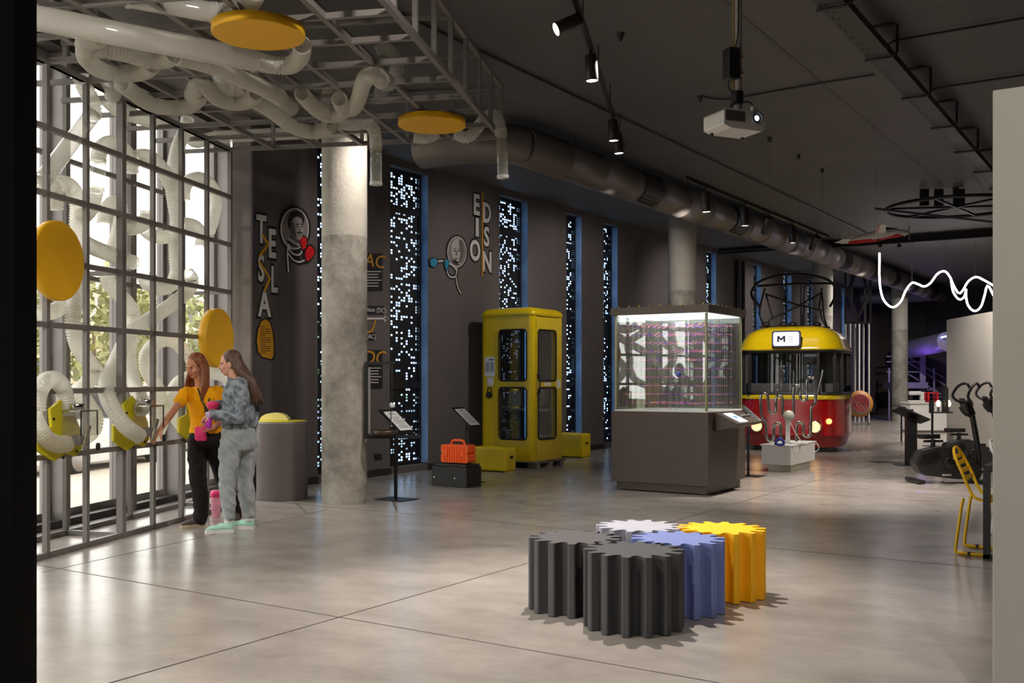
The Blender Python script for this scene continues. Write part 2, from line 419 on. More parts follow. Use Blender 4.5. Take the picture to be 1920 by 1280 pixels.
# pilaster between facade and wall
p3 = sn(12.35, -6.0)
pl = [(-9.8, 8.96), PIL, (p3.x, p3.y), (-10.5, 9.4), (-9.9, 9.3)]
struct(MB().prism(pl, (0, 0, 0), (1, 0, 0), (0, 1, 0), (0, 0, ZC)).build('wall_corner', mt['pier']))
stripm = emis('added_recess_glow', (.16, .48, 1), 6)  # glow added to turn the window recesses blue
jamblightm = M('blue_lit_jamb', (.50, .60, .72), .5, var=.25, scale=3)  # blue daylight on the jamb, put into the colour
panelm = M('perforated_black_sheet', (.05, .05, .055), .5)
led_i = 0
for wi, (ya, yb) in enumerate(WIN):
    r = bpy.data.objects.new('window_%d' % (wi + 1), None); COL.objects.link(r); r.location = (XW - .17, (ya + yb) / 2, ZB); struct(r)
    W = yb - ya
    f = MB()                                   # black frame with two transoms
    f.bb(-.03, .03, -W / 2, -W / 2 + .03, 0, ZT - ZB); f.bb(-.03, .03, W / 2 - .05, W / 2, 0, ZT - ZB)
    for z0, z1 in ((0, .06), (1.28 - ZB, 1.38 - ZB), (3.98 - ZB, 4.09 - ZB), (4.58 - ZB, ZT - ZB)): f.bb(-.03, .03, -W / 2 + .03, W / 2 - .05, z0, z1)
    f.build('window_frame', mt['black'], r)
    nc = max(6, int(round((W - .08) / .062))); nr = 106
    g = MB(); dy = (W - .08) / nc; z1 = .06; dz = (4.58 - ZB - .06) / nr; rr = random.Random(100 + wi)
    ylev = -W / 2 + .03
    occ = [[False] * nc for _ in range(nr)]
    for i in range(nr):
        dens = .27 + .10 * sin(i * .13 + wi) + (.09 if i > 62 else -.03)
        for k in range(nc):
            occ[i][k] = rr.random() < dens * (1.15 if (k % 2) else .75)
    # sheet: border faces round every hole
    m_ = .19
    vs_ = []; fs_ = []
    for i in range(nr):
        for k in range(nc):
            ya_ = ylev + k * dy; za = z1 + i * dz
            if not occ[i][k]:
                o = len(vs_); vs_ += [(0, ya_, za), (0, ya_ + dy, za), (0, ya_ + dy, za + dz), (0, ya_, za + dz)]; fs_.append((o, o + 1, o + 2, o + 3))
            else:
                o = len(vs_); h0, h1 = m_ * dy, m_ * dz
                vs_ += [(0, ya_, za), (0, ya_ + dy, za), (0, ya_ + dy, za + dz), (0, ya_, za + dz),
                        (0, ya_ + h0, za + h1), (0, ya_ + dy - h0, za + h1), (0, ya_ + dy - h0, za + dz - h1), (0, ya_ + h0, za + dz - h1)]
                fs_ += [(o, o + 1, o + 5, o + 4), (o + 1, o + 2, o + 6, o + 5), (o + 2, o + 3, o + 7, o + 6), (o + 3, o, o + 4, o + 7)]
    g.add(vs_, fs_); g.build('perforated_panel', panelm, r)
    e = MB(); e.bb(.06, .09, -W / 2 + .004, -W / 2 + .012, .1, 4.4); e.build('glow_strip', stripm, r)  # unseen glowing strip added to light the opposite jamb
    e = MB(); e.bb(.035, .168, W / 2 - .004, W / 2 - .0005, .02, ZT - ZB - .01); e.build('painted_jamb_light', jamblightm, r)  # added sheet carrying the blue light painted on the jamb
    q = MB(); q.bb(-.026, -.02, -W / 2 + .03, W / 2 - .05, .06, 4.58 - ZB); q.build('added_blue_pane', mt['bluefilter'], r)  # blue pane added behind the sheet to tint the incoming light

# glass facade: fins, frames, panes, sill
FS = [-3.6, -2.47, -1.34, -.21, .92, 2.05, 3.2, 4.33, 5.46, 6.6, 7.73, 8.86, 10.03, 10.99, 12.24]
for i, s in enumerate(FS):
    if i + 1 < len(FS):
        s1 = FS[i + 1]
        r = bpy.data.objects.new('window_%d' % (11 + i), None); COL.objects.link(r); r.location = sn((s + s1) / 2, NG, 0); struct(r)
        f = MB()
        for sa in (s + .06, s1 - .06): f.bar(sn(sa, NG, .05), sn(sa, NG, 4.60), .06, .08, up=(NV[0], NV[1], 0))
        for z in (.10, 4.57): f.bar(sn(s + .03, NG, z), sn(s1 - .03, NG, z), .07, .08)
        f.build('window_frame', mt['mull'], r, world=True)
        p = MB(); p.bar(sn(s + .09, NG, 2.33), sn(s1 - .09, NG, 2.33), .012, 4.42); p.build('glass_pane', mt['pane'], r, world=True)
    m_ = MB(); m_.bar(sn(s, (NG + NI) / 2 - .03, .0), sn(s, (NG + NI) / 2 - .03, ZC), .07, .27, up=(NV[0], NV[1], 0))
    struct(m_.build('trim_%d' % (3 + i), mt['mull']))
sl = MB(); sl.bar(sn(-4.6, -6.22, .035), sn(12.3, -6.22, .035), .2, .07); struct(sl.build('trim_18', mt['mulld']))
gr = MB()
for k in range(5): gr.bar(sn(-4.6, -6.02 + k * .025, .008), sn(11.9, -6.02 + k * .025, .008), .012, .012)
struct(gr.build('trim_19', mt['mull']))
hd = MB(); hd.bar(sn(-4.6, -6.2, 4.68), sn(12.3, -6.2, 4.68), .3, .16); struct(hd.build('trim_20', mt['mulld']))

# remaining walls
struct(MB().bb(-10.05, 9, 41.4, 41.6, 0, ZC).build('wall_back', M('brown_black_panels', (.17, .145, .13), .5, var=.15, scale=1.2)))
pnl = MB()
for x in (-9.0, -7.9, -6.8, -5.7, -4.6, -3.5): pnl.bb(x - .012, x + .012, 41.37, 41.4, 0, ZC)
for z in (1.55, 3.1): pnl.bb(-10, 9, 41.37, 41.4, z - .012, z + .012)
struct(pnl.build('trim_21', mt['base']))
struct(MB().bb(8.9, 9.1, -7, 41.6, 0, ZC).build('wall_right', mt['wall']))
e0 = sn(-5.0, NG)
struct(MB().bb(e0.x - .3, 9.1, -7.1, -6.9, 0, ZC).build('wall_rear', mt['wall']))
b_ = MB(); b_.bar((e0.x, e0.y, ZC / 2), (e0.x, -7.0, ZC / 2), .2, ZC); struct(b_.build('wall_rear_corner', mt['wall']))
# dark return wall close on the left, pale partition close on the right
p = at_d(69, 640, 2.6); q = at_d(-500, 640, 2.6)
d_ = Vector((FW[0], FW[1], 0)) * .12
struct(MB().prism([(p.x, p.y), (q.x, q.y), (q.x - d_.x, q.y - d_.y), (p.x - d_.x, p.y - d_.y)], (0, 0, 0), (1, 0, 0), (0, 1, 0), (0, 0, ZC)).build('wall_near_left', mt['blackpaint']))
struct(MB().bb(-.655, 2.2, 4.825, 4.97, 0, 2.69).build('wall_near_right', mt['greywall'], bevel=.006))
a = on_z(1775, 830); b = on_z(1861, 848); t = (b - a).normalized(); b = a + t * 9
nrm = Vector((-t.y, t.x, 0))
pw = MB().prism([(a.x, a.y), (b.x, b.y), (b.x + nrm.x * .2, b.y + nrm.y * .2), (a.x + nrm.x * .2, a.y + nrm.y * .2)], (0, 0, 0), (1, 0, 0), (0, 1, 0), (0, 0, 2.74))
struct(pw.build('wall_partition', mt['whitewall']))
ca = MB(); e = a + nrm * .1; ca.bar((e.x, e.y, 1.36), (e.x, e.y, 0.0), .04, .22, up=(t.x, t.y, 0)); ca.bar((e.x, e.y, 2.76), (e.x, e.y, 1.36), .04, .22, up=(t.x, t.y, 0))
struct(ca.build('trim_22', mt['mull']))

# concrete columns
for i, y in enumerate((8.80, 17.70, 26.8, 35.8)):
    cb = MB().lathe([(.262, 0), (.262, ZC)], (-8.06 if i == 0 else -7.72, y, 0), 40)
    o = cb.build('concrete_column', mt['conc'])
    tag(o, ['round bare concrete column nearest the two women', 'round concrete column rising behind the glass display case', 'round concrete column behind the roof of the tram', 'round concrete column farthest away, in front of the purple-lit stairs'][i], 'column', 'bare concrete columns')

# ------------------------------------------------------------------ outside
gm = M('pale_paving', (.66, .62, .56), .9); road = M('asphalt', (.46, .42, .38), .9); grass = M('lawn', (.40, .44, .25), .9, var=.3, scale=5)
g = MB(); g.prism([tuple(sn(s, n)[:2]) for s, n in ((-30, -6.45), (40, -6.45), (40, -10.5), (-30, -10.5))], (0, 0, -.14), (1, 0, 0), (0, 1, 0), (0, 0, .08)); struct(g.build('ground_pavement', gm))
g = MB(); g.prism([tuple(sn(s, n)[:2]) for s, n in ((-30, -10.5), (60, -10.5), (60, -22), (-30, -22))], (0, 0, -.24), (1, 0, 0), (0, 1, 0), (0, 0, .08)); struct(g.build('ground_road', road))
g = MB(); g.prism([tuple(sn(s, n)[:2]) for s, n in ((-30, -22), (90, -22), (90, -60), (-30, -60))], (0, 0, -.20), (1, 0, 0), (0, 1, 0), (0, 0, .08)); struct(g.build('ground_lawn', grass))

# ------------------------------------------------------------------ light
def portal(name, c, sx, sy, nrm):
    l = bpy.data.lights.new(name, 'AREA'); l.shape = 'RECTANGLE'; l.size = sx; l.size_y = sy; l.cycles.is_portal = True
    o = bpy.data.objects.new(name, l); COL.objects.link(o); o.location = c
    z = -Vector(nrm).normalized(); y = Vector((0, 0, 1)); x = y.cross(z).normalized()
    o.rotation_euler = Matrix((x, y, z)).transposed().to_euler(); return o
c = sn(3.65, NG - .12, 2.35); portal('facade_daylight', c, 17.4, 4.7, (NV[0], NV[1], 0))
def spot(name, loc, target, energy, size=50, blend=.5, col=(1, .9, .78), rad=.04):
    l = bpy.data.lights.new(name, 'SPOT'); l.energy = energy; l.spot_size = radians(size); l.spot_blend = blend; l.color = col; l.shadow_soft_size = rad
    o = bpy.data.objects.new(name, l); COL.objects.link(o); o.location = loc
    d = Vector(target) - Vector(loc); o.rotation_euler = d.to_track_quat('-Z', 'Y').to_euler(); return o
# ------------------------------------------------------------------ steel lattice in front of the glass and overhead
S0 = 10.46; DS = .531; NF = -5.205; NBK = -5.80; DN = .512; ZL = [.025, .81, 1.335, 1.87, 2.395, 2.92, 3.45, 3.98]; ZTOP = 4.51
lat = thing('steel_lattice', 'grey steel tube lattice standing before the glass facade and hanging overhead', 'lattice frame', sn(8, -5.5, 0))
def lpart(name, fn):
    m = MB(); fn(m); return m.build(name, mt['frame'], lat, world=True)
ns_ = 10
for k in range(8):
    s = S0 - k * DS; wd = .062 if k == 4 else .042
    lpart('post', lambda m: m.bar(sn(s, NF, 0), sn(s, NF, 3.98), wd, wd, up=(NV[0], NV[1], 0)))
for k in (0, 2, 4, 6):
    s = S0 + .02 - k * DS + .03
    lpart('back_post', lambda m: m.bar(sn(s, NBK, 0), sn(s, NBK, 4.51), .042, .042, up=(NV[0], NV[1], 0)))
s1 = S0 - 7 * DS - .3
for z in ZL: lpart('rail', lambda m: m.bar(sn(s1, NF, z), sn(S0 + .02, NF, z), .042, .045))
for z in (.025, 1.335, 2.395, 3.45): lpart('back_rail', lambda m: m.bar(sn(s1, NBK, z), sn(S0 + .05, NBK, z), .042, .042))
for k in (0, 4):
    s = S0 - k * DS
    for z in (.025, 2.395): lpart('tie_bar', lambda m: m.bar(sn(s, NF, z), sn(s + .05, NBK, z), .04, .04))
for j in range(7):           # bars running with the facade, lower and upper layer
    n = NF + j * DN
    lpart('lower_bar', lambda m: m.bar(sn(S0 - 11 * DS, n, 3.98), sn(S0 + .02, n, 3.98), .045, .045))
    if j in (0, 2, 4, 6): lpart('upper_bar', lambda m: m.bar(sn(S0 - 11 * DS, n, ZTOP), sn(S0 + .02, n, ZTOP), .04, .04))
for k in range(11):
    s = S0 - k * DS
    lpart('lower_crossbar', lambda m: m.bar(sn(s, NBK if k < 9 else NF, 3.98), sn(s, NF + 6 * DN, 3.98), .042, .042))
    if k < 9 and k % 2 == 0: lpart('upper_crossbar', lambda m: m.bar(sn(s, NF - .6, ZTOP), sn(s, NF + 6 * DN, ZTOP), .04, .04))
    lpart('drop_bar', lambda m: m.bar(sn(s, NF + 6 * DN, 3.98), sn(s, NF + 6 * DN, ZTOP), .04, .04, up=(NV[0], NV[1], 0)))
for j in range(1, 6): lpart('drop_bar', lambda m: m.bar(sn(S0, NF + j * DN, 3.98), sn(S0, NF + j * DN, ZTOP), .036, .036, up=(NV[0], NV[1], 0)))
for s, n in ((S0 - .3, NF + 5.6 * DN), (S0 - 4.2, NF + 5.6 * DN), (S0 - 2, NF + 2 * DN), (S0 - 4.4, NF + 2 * DN)):
    lpart('hanger_rod', lambda m: m.cyl(sn(s, n, ZTOP), sn(s, n, ZC), .006, n=6))

# ------------------------------------------------------------------ corrugated hoses
def hose(path, r=.068, pitch=.025):
    P = spline(path, pitch); m = MB(); pts = []; rs = []
    for i in range(len(P) - 1):
        a, b = P[i], P[i + 1]
        pts += [a, a.lerp(b, .3), a.lerp(b, .62)]; rs += [r * .86, r * 1.05, r * 1.05]
    pts.append(P[-1]); rs.append(r * .9)
    m.tube(pts, rs, 12, caps=False); return m
HG = 'translucent corrugated hoses of the tube maze'
def add_hose(label, pts, plane='n', at=-5.5, r=.068, world=None):
    if world is None:
        if plane == 'n': world = [on_n(p[0], p[1], at + (p[2] if len(p) > 2 else 0)) for p in pts]
        elif plane == 'z': world = [on_z(p[0], p[1], at + (p[2] if len(p) > 2 else 0)) for p in pts]
        else: world = [at_d(p[0], p[1], at + (p[2] if len(p) > 2 else 0)) for p in pts]
    o = hose(world, r).build('corrugated_hose', mt['hose']); tag(o, label, 'hose', HG); return o
def clear_tube(label, a, b, r=.07, mat='clear'):
    a = Vector(a); b = Vector(b); t = (b - a).normalized()
    root = thing('clear_tube', label, 'tube', a, 0, 'clear acrylic tubes of the tube maze')
    m = MB(); m.tube([a, b], r, 20, caps=False); m.tube([b, a], r - .004, 20, caps=False); m.build('tube_wall', mt[mat], root, world=True)
    for p, q in ((a, a + t * .03), (b - t * .03, b)):
        c = MB(); c.tube([p, q], r + .006, 20, caps=False); c.tube([q, p], r - .005, 20, caps=False); c.build('collar', mt['milky'], root, world=True)
    return root
W1 = 'white hose '
add_hose(W1 + 'stub bending down behind the upper left yellow disc', [(60, 345), (85, 345), (101, 358), (103, 395)], at=-5.35)
add_hose(W1 + 'running down past the right rim of the left yellow disc', [(100, 352), (108, 347), (124, 345), (140, 360), (146, 388), (145, 425), (147, 487), (145, 534), (138, 580), (138, 615), (147, 650), (168, 680), (179, 697), (162, 719), (150, 737), (164, 758), (179, 783), (174, 807), (152, 824)], at=-5.45)
add_hose(W1 + 'coming in from the left just under the yellow disc', [(60, 588), (80, 587), (105, 581), (132, 560), (150, 530)], at=-5.6)
add_hose(W1 + 'hanging down to the top of the slanted clear tube', [(150, 140), (156, 158), (166, 178), (175, 200), (174, 222)], at=-5.25)
clear_tube('slanted clear tube crossing the leftmost window bay', on_n(172, 216, -5.25), on_n(80, 338, -5.25), .07, 'milky')
clear_tube('short upright clear tube under the arched hose', on_n(184, 298, -5.4), on_n(180, 358, -5.4))
add_hose(W1 + 'arching above the short upright clear tube', [(184, 300), (188, 280), (206, 268), (230, 279), (245, 302), (246, 325)], at=-5.4)
add_hose(W1 + 'elbow joined under the short upright clear tube', [(179, 358), (174, 378), (166, 396), (152, 408)], at=-5.4)
add_hose(W1 + 'shaped like a walking stick in the second bay', [(196, 420), (198, 402), (204, 388), (215, 380), (226, 391), (225, 420), (219, 450), (208, 478)], at=-5.35)
add_hose(W1 + 'short and nearly level pointing right, in the second bay', [(152, 452), (175, 464), (205, 476), (232, 487), (250, 492)], at=-5.3)
add_hose(W1 + 'curling up to an open end in the middle bay', [(228, 424), (248, 427), (266, 421), (275, 409), (275, 394)], at=-5.3)
add_hose(W1 + 'bending right and down near the top of the middle bay', [(250, 300), (262, 293), (280, 294), (298, 309), (312, 330), (322, 352)], at=-5.35)
add_hose(W1 + 'dropping from the corner of the overhead lattice to a U bend', [(352, 222), (347, 245), (334, 275), (325, 315), (322, 350), (326, 380), (331, 410), (329, 445), (329, 480), (331, 510), (322, 533), (300, 541), (278, 532), (268, 515)], at=-5.4)
add_hose(W1 + 'short and level, behind the long dropping hose', [(270, 428), (284, 440), (304, 445), (326, 440)], at=-5.65)
add_hose(W1 + 'sweeping from the middle bay down to the second yellow feeder', [(352, 512), (361, 526), (352, 546), (328, 566), (297, 588), (266, 607), (244, 624), (229, 652), (214, 684), (202, 708, .06), (199, 735, .14), (213, 768, .26), (235, 798, .34), (262, 818, .36)], at=-5.35)
add_hose(W1 + 'weaving behind the sweeping hose to the second feeder from above', [(200, 500), (202, 525), (216, 545), (237, 566), (250, 588), (247, 615), (244, 648), (243, 680), (252, 720, .1), (263, 748, .35), (266, 768, .5)], at=-5.55)
add_hose(W1 + 'looping behind the two women, high and wide', [(352, 668), (334, 645), (312, 637), (287, 648), (273, 670), (277, 697), (292, 722), (302, 752), (305, 784), (292, 817), (280, 830)], at=-5.5)
add_hose(W1 + 'arching over to the third yellow feeder behind the women', [(436, 735), (425, 708), (394, 700), (352, 708), (328, 726), (322, 757), (333, 786), (350, 808)], at=-5.45)
add_hose(W1 + 'arching above the first yellow feeder at far left', [(68, 770), (71, 740), (82, 718), (100, 711), (116, 724), (123, 750), (124, 780)], at=-5.15)
add_hose(W1 + 'curving under the first yellow feeder at far left', [(60, 770), (68, 795), (84, 820), (105, 832), (128, 831)], at=-5.12)
add_hose(W1 + 'hooking over in the last bay by the pilaster', [(345, 375), (346, 352), (356, 338), (376, 334), (396, 348), (405, 375), (400, 408), (392, 434)], at=-5.6)
add_hose(W1 + 'short, curling down in the last bay by the pilaster', [(338, 424), (352, 420), (368, 426), (378, 441), (377, 462)], at=-5.4)
add_hose(W1 + 'running level along the top rail of the upright lattice', [(190, 176), (222, 206), (252, 217), (284, 227), (316, 232)], at=-5.5)
# overhead
clear_tube('long thick clear tube slanting under the overhead lattice', on_z(60, 32, 3.86), on_z(478, 113, 3.86), .085, 'milky')
add_hose(W1 + 'joining the long clear tube to the larger round yellow disc', [(478, 113), (512, 122), (545, 122), (564, 104), (566, 84)], 'z', 3.9)
clear_tube('clear tube at the top edge of the picture', on_z(236, -6, 4.02), on_z(402, 24, 4.02), .07, 'milky')
add_hose(W1 + 'rising over the larger horizontal yellow disc', [(402, 24), (425, 26), (448, 18), (468, 2), (480, -20)], 'z', 4.05, .075)
add_hose(W1 + 'upper arm of the big loop over the left bays', [(186, 72), (160, 80), (166, 92), (196, 92), (238, 100), (282, 112), (312, 111), (326, 102)], 'z', 3.915)
add_hose(W1 + 'lower arm of the big loop over the left bays', [(160, 92), (162, 108), (182, 127), (214, 137), (253, 137), (276, 130), (286, 122)], 'z', 3.915)
add_hose(W1 + 'short and bulging, hanging under the loop', [(204, 150), (210, 160), (212, 178)], 'z', 4.0, .075)
add_hose(W1 + 'scalloped along the front edge of the overhead lattice', [(228, 158), (248, 172), (274, 190), (306, 201), (345, 201), (370, 188), (376, 172)], 'z', 3.915)
add_hose(W1 + 'draped between bars near the middle of the overhead lattice', [(360, 178), (371, 160), (390, 166), (408, 184), (440, 193), (466, 188), (480, 174)], 'z', 3.915)
add_hose(W1 + 'passing over the middle of the overhead lattice to a clear end', [(332, 106), (376, 117), (415, 130), (458, 150), (490, 163), (526, 184)], 'z', 3.90)
clear_tube('short clear end piece in the middle of the overhead lattice', on_z(524, 183, 3.90), on_z(546, 203, 3.90), .066, 'milky')
add_hose(W1 + 'bulging below the overhead bars left of centre', [(412, 142), (422, 160), (440, 167), (462, 160)], 'z', 4.0)
add_hose(W1 + 'sagging toward the concrete column from the lattice', [(474, 186), (510, 208), (550, 238), (590, 248), (622, 236)], 'z', 3.915)
add_hose(W1 + 'sagging beside the concrete column, higher one', [(566, 176), (590, 202), (617, 217), (640, 212), (650, 200)], 'z', 3.915)
add_hose(W1 + 'twisting up to the hoop in the overhead lattice', [(636, 186), (644, 202), (660, 204), (672, 186), (680, 158), (690, 142), (704, 140), (716, 152)], 'z', 3.90)
h_ = on_z(720, 140, 4.1); ringpts = []
add_hose(W1 + 'bent as a hoop round the clear drop tube overhead', [(706, 98), (722, 92), (738, 104), (744, 128), (737, 152), (722, 160), (712, 148)], 'd', 10.0)
clear_tube('clear drop tube inside the overhead hoop', at_d(717, 108, 9.95), at_d(713, 192, 9.95), .068)
dA = (on_z(700, 240, 3.95) - Vector((0, 0, EYE))).dot(Vector((FW[0], FW[1], 0)))
add_hose(W1 + 'reaching out above the concrete column to a hanging tube', [(628, 230), (660, 234), (690, 232), (702, 246), (705, 278)], 'd', dA, .062)
clear_tube('clear tube hanging just right of the concrete column', at_d(705, 274, dA), at_d(705, 347, dA), .058)
dB = (on_z(935, 240, 3.98) - Vector((0, 0, EYE))).dot(Vector((FW[0], FW[1], 0)))
add_hose(W1 + 'dipping from the small yellow disc over the lattice corner', [(852, 250), (876, 258), (895, 240), (912, 218), (928, 216), (937, 232), (940, 254)], 'd', dB, .06)
clear_tube('clear tube hanging at the far corner of the lattice', at_d(940, 250, dB), at_d(943, 334, dB), .056)
add_hose(W1 + 'short, under the smaller horizontal yellow disc', [(776, 258), (800, 260), (822, 250)], 'd', dB, .055)
clear_tube('level clear tube passing behind the concrete column', on_n(404, 257, -5.5), on_n(404, 257, -5.5) + Vector((NV[0], NV[1], 0)) * 1.75 , .07, 'milky')
add_hose(W1 + 'elbow feeding the level clear tube at the lattice corner', [(346, 232), (352, 252), (366, 265), (386, 262), (406, 257)], at=-5.5)

# ------------------------------------------------------------------ yellow discs
def disc(label, c, r, th, axis):
    m = MB(); m.lathe([(r - .006, -th / 2), (r, -th / 2 + .006), (r, th / 2 - .006), (r - .006, th / 2)], c, 56, axis=axis)
    root = thing('yellow_disc', label, 'disc', Vector(c), 0, 'round yellow discs on the lattice')
    m.build('disc_panel', mt['discy'], root, world=True)
    a = Vector(axis).normalized(); t = Vector((0, 0, 1)) if abs(a.z) < .5 else Vector((1, 0, 0)); u = a.cross(t).normalized()
    for sgn in (-1, 1): k = MB(); k.box(Vector(c) - a * (th / 2 + .012) + u * sgn * .1, (.05, .05, .05)); k.build('bracket', mt['frame'], root, world=True)
    return root
nv3 = (NV[0], NV[1], 0)
c = on_n(107, 489, -5.12); disc('large yellow disc upright at the left edge of the lattice', c, .32, .06, nv3)
c = on_n(406, 634, -5.12); disc('smaller yellow disc upright behind the heads of the women', c, .315, .09, nv3)
c = on_z(485, 58, 3.90); disc('larger yellow disc lying flat overhead, left of centre', c, .325, .07, (0, 0, -1))
c = on_z(810, 230, 3.90); disc('smaller-looking yellow disc lying flat overhead by the far edge', c, .325, .07, (0, 0, -1))

# ------------------------------------------------------------------ yellow feeders
def feeder(label, px, py, plate):
    c = on_n(px, py, NF + .05)
    root = thing('tube_feeder', label, 'feeder', c, GA, 'yellow feeder stations on the rail')
    # local x = away from the facade (NV), local y = along it (GV)
    m = MB(); m.prism(plate, (-.01, 0, 0), (0, 1, 0), (0, 0, 1), (.025, 0, 0)); m.build('yellow_plate', mt['lime'], root)
    b = MB()
    b.bb(.03, .20, -.01, .21, -.02, .18); b.build('clear_hopper', mt['clear'], root)
    e = MB()
    for y in (-.01, .21):
        e.bar((.20, y, -.02), (.20, y, .185), .012); e.bar((.03, y, .18), (.20, y, .18), .012)
    e.bar((.20, -.01, .18), (.20, .21, .18), .012); e.build('hopper_rim', mt['steel'], root)
    k = MB(); k.lathe([(.055, .19), (.06, .20), (.06, .235), (.055, .24)], (.10, .08, 0), 20); k.build('hose_collar', mt['steel'], root)
    u = MB(); u.lathe([(.03, -.10), (.06, -.09), (.065, -.03), (.05, -.02)], (.11, .10, 0), 20); u.build('suction_cup', mt['mull'], root)
    l = MB(); l.bar((.2, .02, -.13), (.21, .09, .06), .014, .03); l.build('lever', mt['steel'], root)
    n = MB(); n.lathe([(.0, -.012), (.032, -.01), (.032, .01), (0, .012)], (.2, .22, -.12), 20, axis=(1, .3, 0)); n.build('knob', mt['rubber'], root)
    bo = MB()
    for y, z in ((-.1, .12), (.2, -.16), (.02, -.2)): bo.cyl((.014, y, z), (.022, y, z), .012, n=8)
    bo.build('bolt', mt['black'], root); return root
PL = [(-.30, -.12), (-.30, .02), (-.12, .06), (-.14, .20), (.0, .27), (.16, .16), (.26, .02), (.28, -.14), (.2, -.2), (.06, -.16), (-.08, -.22)]
feeder('yellow feeder station with clear hopper at far left', 112, 812, PL)
feeder('yellow feeder station that the woman in yellow reaches for', 246, 798, PL)
feeder('yellow feeder station half hidden behind the woman in yellow', 362, 786, PL)
# ------------------------------------------------------------------ wall graphics
def text_obj(name, body, size, mat, parent, loc, ax=(0, 1, 0), ay=(0, 0, 1), depth=.004, bold=0.0, sx=1.0, shear=0.0, align='CENTER'):
    cu = bpy.data.curves.new(name, 'FONT'); cu.body = body; cu.size = 1.0; cu.extrude = depth / size; cu.offset = bold; cu.align_x = align; cu.align_y = 'CENTER'; cu.shear = shear; cu.resolution_u = 3
    t = bpy.data.objects.new(name, cu); COL.objects.link(t); bpy.context.view_layer.update()
    me = bpy.data.meshes.new_from_object(t.evaluated_get(bpy.context.evaluated_depsgraph_get()))
    bpy.data.objects.remove(t); bpy.data.curves.remove(cu)
    X = Vector(ax).normalized(); Y = Vector(ay).normalized(); Z = X.cross(Y)
    for v in me.vertices:
        c = v.co * size; v.co = X * (c.x * sx) + Y * c.y + Z * c.z
    me.materials.clear(); me.materials.append(mat)
    o = bpy.data.objects.new(name, me); COL.objects.link(o)
    if parent: o.parent = parent; o.location = Vector(loc) - worldloc(parent)
    else: o.location = loc
    return o
mt['letter'] = M('pale_letter', (.80, .79, .79), .6, var=.02); mt['outline'] = M('black_vinyl', (.075, .068, .07), .7, var=.02)
mt['gold'] = M('mustard_vinyl', (.76, .55, .10), .6, var=.02); mt['red'] = M('red_vinyl', (.75, .05, .10), .6, var=.02); mt['blue'] = M('blue_vinyl', (.10, .50, .66), .6, var=.02)
mt['grey1'] = M('photo_grey', (.48, .45, .45), .7, var=.03); mt['grey2'] = M('photo_dark', (.10, .09, .09), .7); mt['grey3'] = M('photo_light', (.66, .63, .62), .7, var=.06, scale=20)
mt['grey4'] = M('photo_mid', (.36, .33, .33), .7)
XG = XW + .028
def WP(px, py, dx=0.0): return on_x(px, py, XG + dx)
def flat(name, pts, mat, parent, dx, th=.004):
    P = [WP(x, y, 0) for x, y in pts]
    m = MB(); m.prism([(p.y, p.z) for p in P], (XG + dx, 0, 0), (0, 1, 0), (0, 0, 1), (th, 0, 0)); return m.build(name, mat, parent, world=True)
def stroke(name, pts, mat, parent, dx, wd):
    P = spline([WP(x, y, dx) for x, y in pts], .03); m = MB()
    L = []; Rr = []
    for i, p in enumerate(P):
        t = (P[min(i + 1, len(P) - 1)] - P[max(i - 1, 0)]).normalized(); n = Vector((0, -t.z, t.y)) * wd / 2
        L.append(p + n); Rr.append(p - n)
    vs = L + Rr + [p + Vector((.004, 0, 0)) for p in L + Rr]; k = len(P); fs = []
    for i in range(k - 1):
        fs += [(2 * k + i, 2 * k + i + 1, 3 * k + i + 1, 3 * k + i), (i, k + i, k + i + 1, i + 1), (i, i + 1, 2 * k + i + 1, 2 * k + i), (k + i + 1, k + i, 3 * k + i, 3 * k + i + 1)]
    m.add(vs, fs); return m.build(name, mat, parent, world=True)
def letters(label, items, bars, dx0):
    root = thing('wall_lettering', label, 'wall lettering', WP(items[0][1], items[0][2]))
    for ch, x0, y0, x1, y1 in items:
        a = WP(x0, y1); b = WP(x1, y0); hgt = b.z - a.z; wd = b.y - a.y; c = (a + b) / 2
        nat = {'T': .60, 'E': .56, 'S': .60, 'L': .55, 'A': .68, 'D': .68, 'I': .14, 'O': .75, 'N': .66}[ch] * hgt / .70
        sz = hgt / .70
        text_obj('letter_outline', ch, sz * 1.0, mt['outline'], root, (XG + dx0, c.y, c.z), bold=.085, sx=max(.5, wd / nat), depth=.002)  # black vinyl outline behind each letter
        text_obj('letter', ch, sz * .96, mt['letter'], root, (XG + dx0 + .006, c.y, c.z), bold=.03, sx=max(.5, wd / nat), depth=.002)
    for pts in bars: stroke('yellow_bar', pts, mt['gold'], root, dx0 + .011, .035)
    return root
letters('pale upright letters T E S L A threaded by a yellow zigzag', [('T', 480, 408, 499, 457), ('E', 501, 434, 518, 485), ('S', 481, 481, 497, 529), ('L', 506, 503, 521, 550), ('A', 484, 547, 507, 595)],
        [[(492, 441), (503, 458)], [(503, 458), (486, 480)], [(486, 490), (506, 522)], [(506, 522), (495, 547)]], 0)
letters('pale letters E D I S O N stacked on both sides of a yellow bar', [('E', 888, 368, 902, 403), ('D', 907, 384, 922, 418), ('I', 894, 411, 899, 444), ('S', 907, 429, 921, 462), ('O', 883, 454, 902, 489), ('N', 907, 475, 923, 510)],
        [[(904.5, 361), (904.5, 440), (904.5, 518)]], -.024)
def oval(cx, cy, rx, ry, n=28): return [(cx + rx * cos(2 * pi * k / n), cy - ry * sin(2 * pi * k / n)) for k in range(n)]
root = thing('wall_plaque', 'mustard yellow rounded text plaque below the stacked pale letters', 'plaque', WP(496, 672))
blob = [(489, 603), (497, 598), (505, 604), (510, 622), (513, 645), (512, 668), (508, 673), (492, 669), (484, 660), (481, 640), (483, 620)]
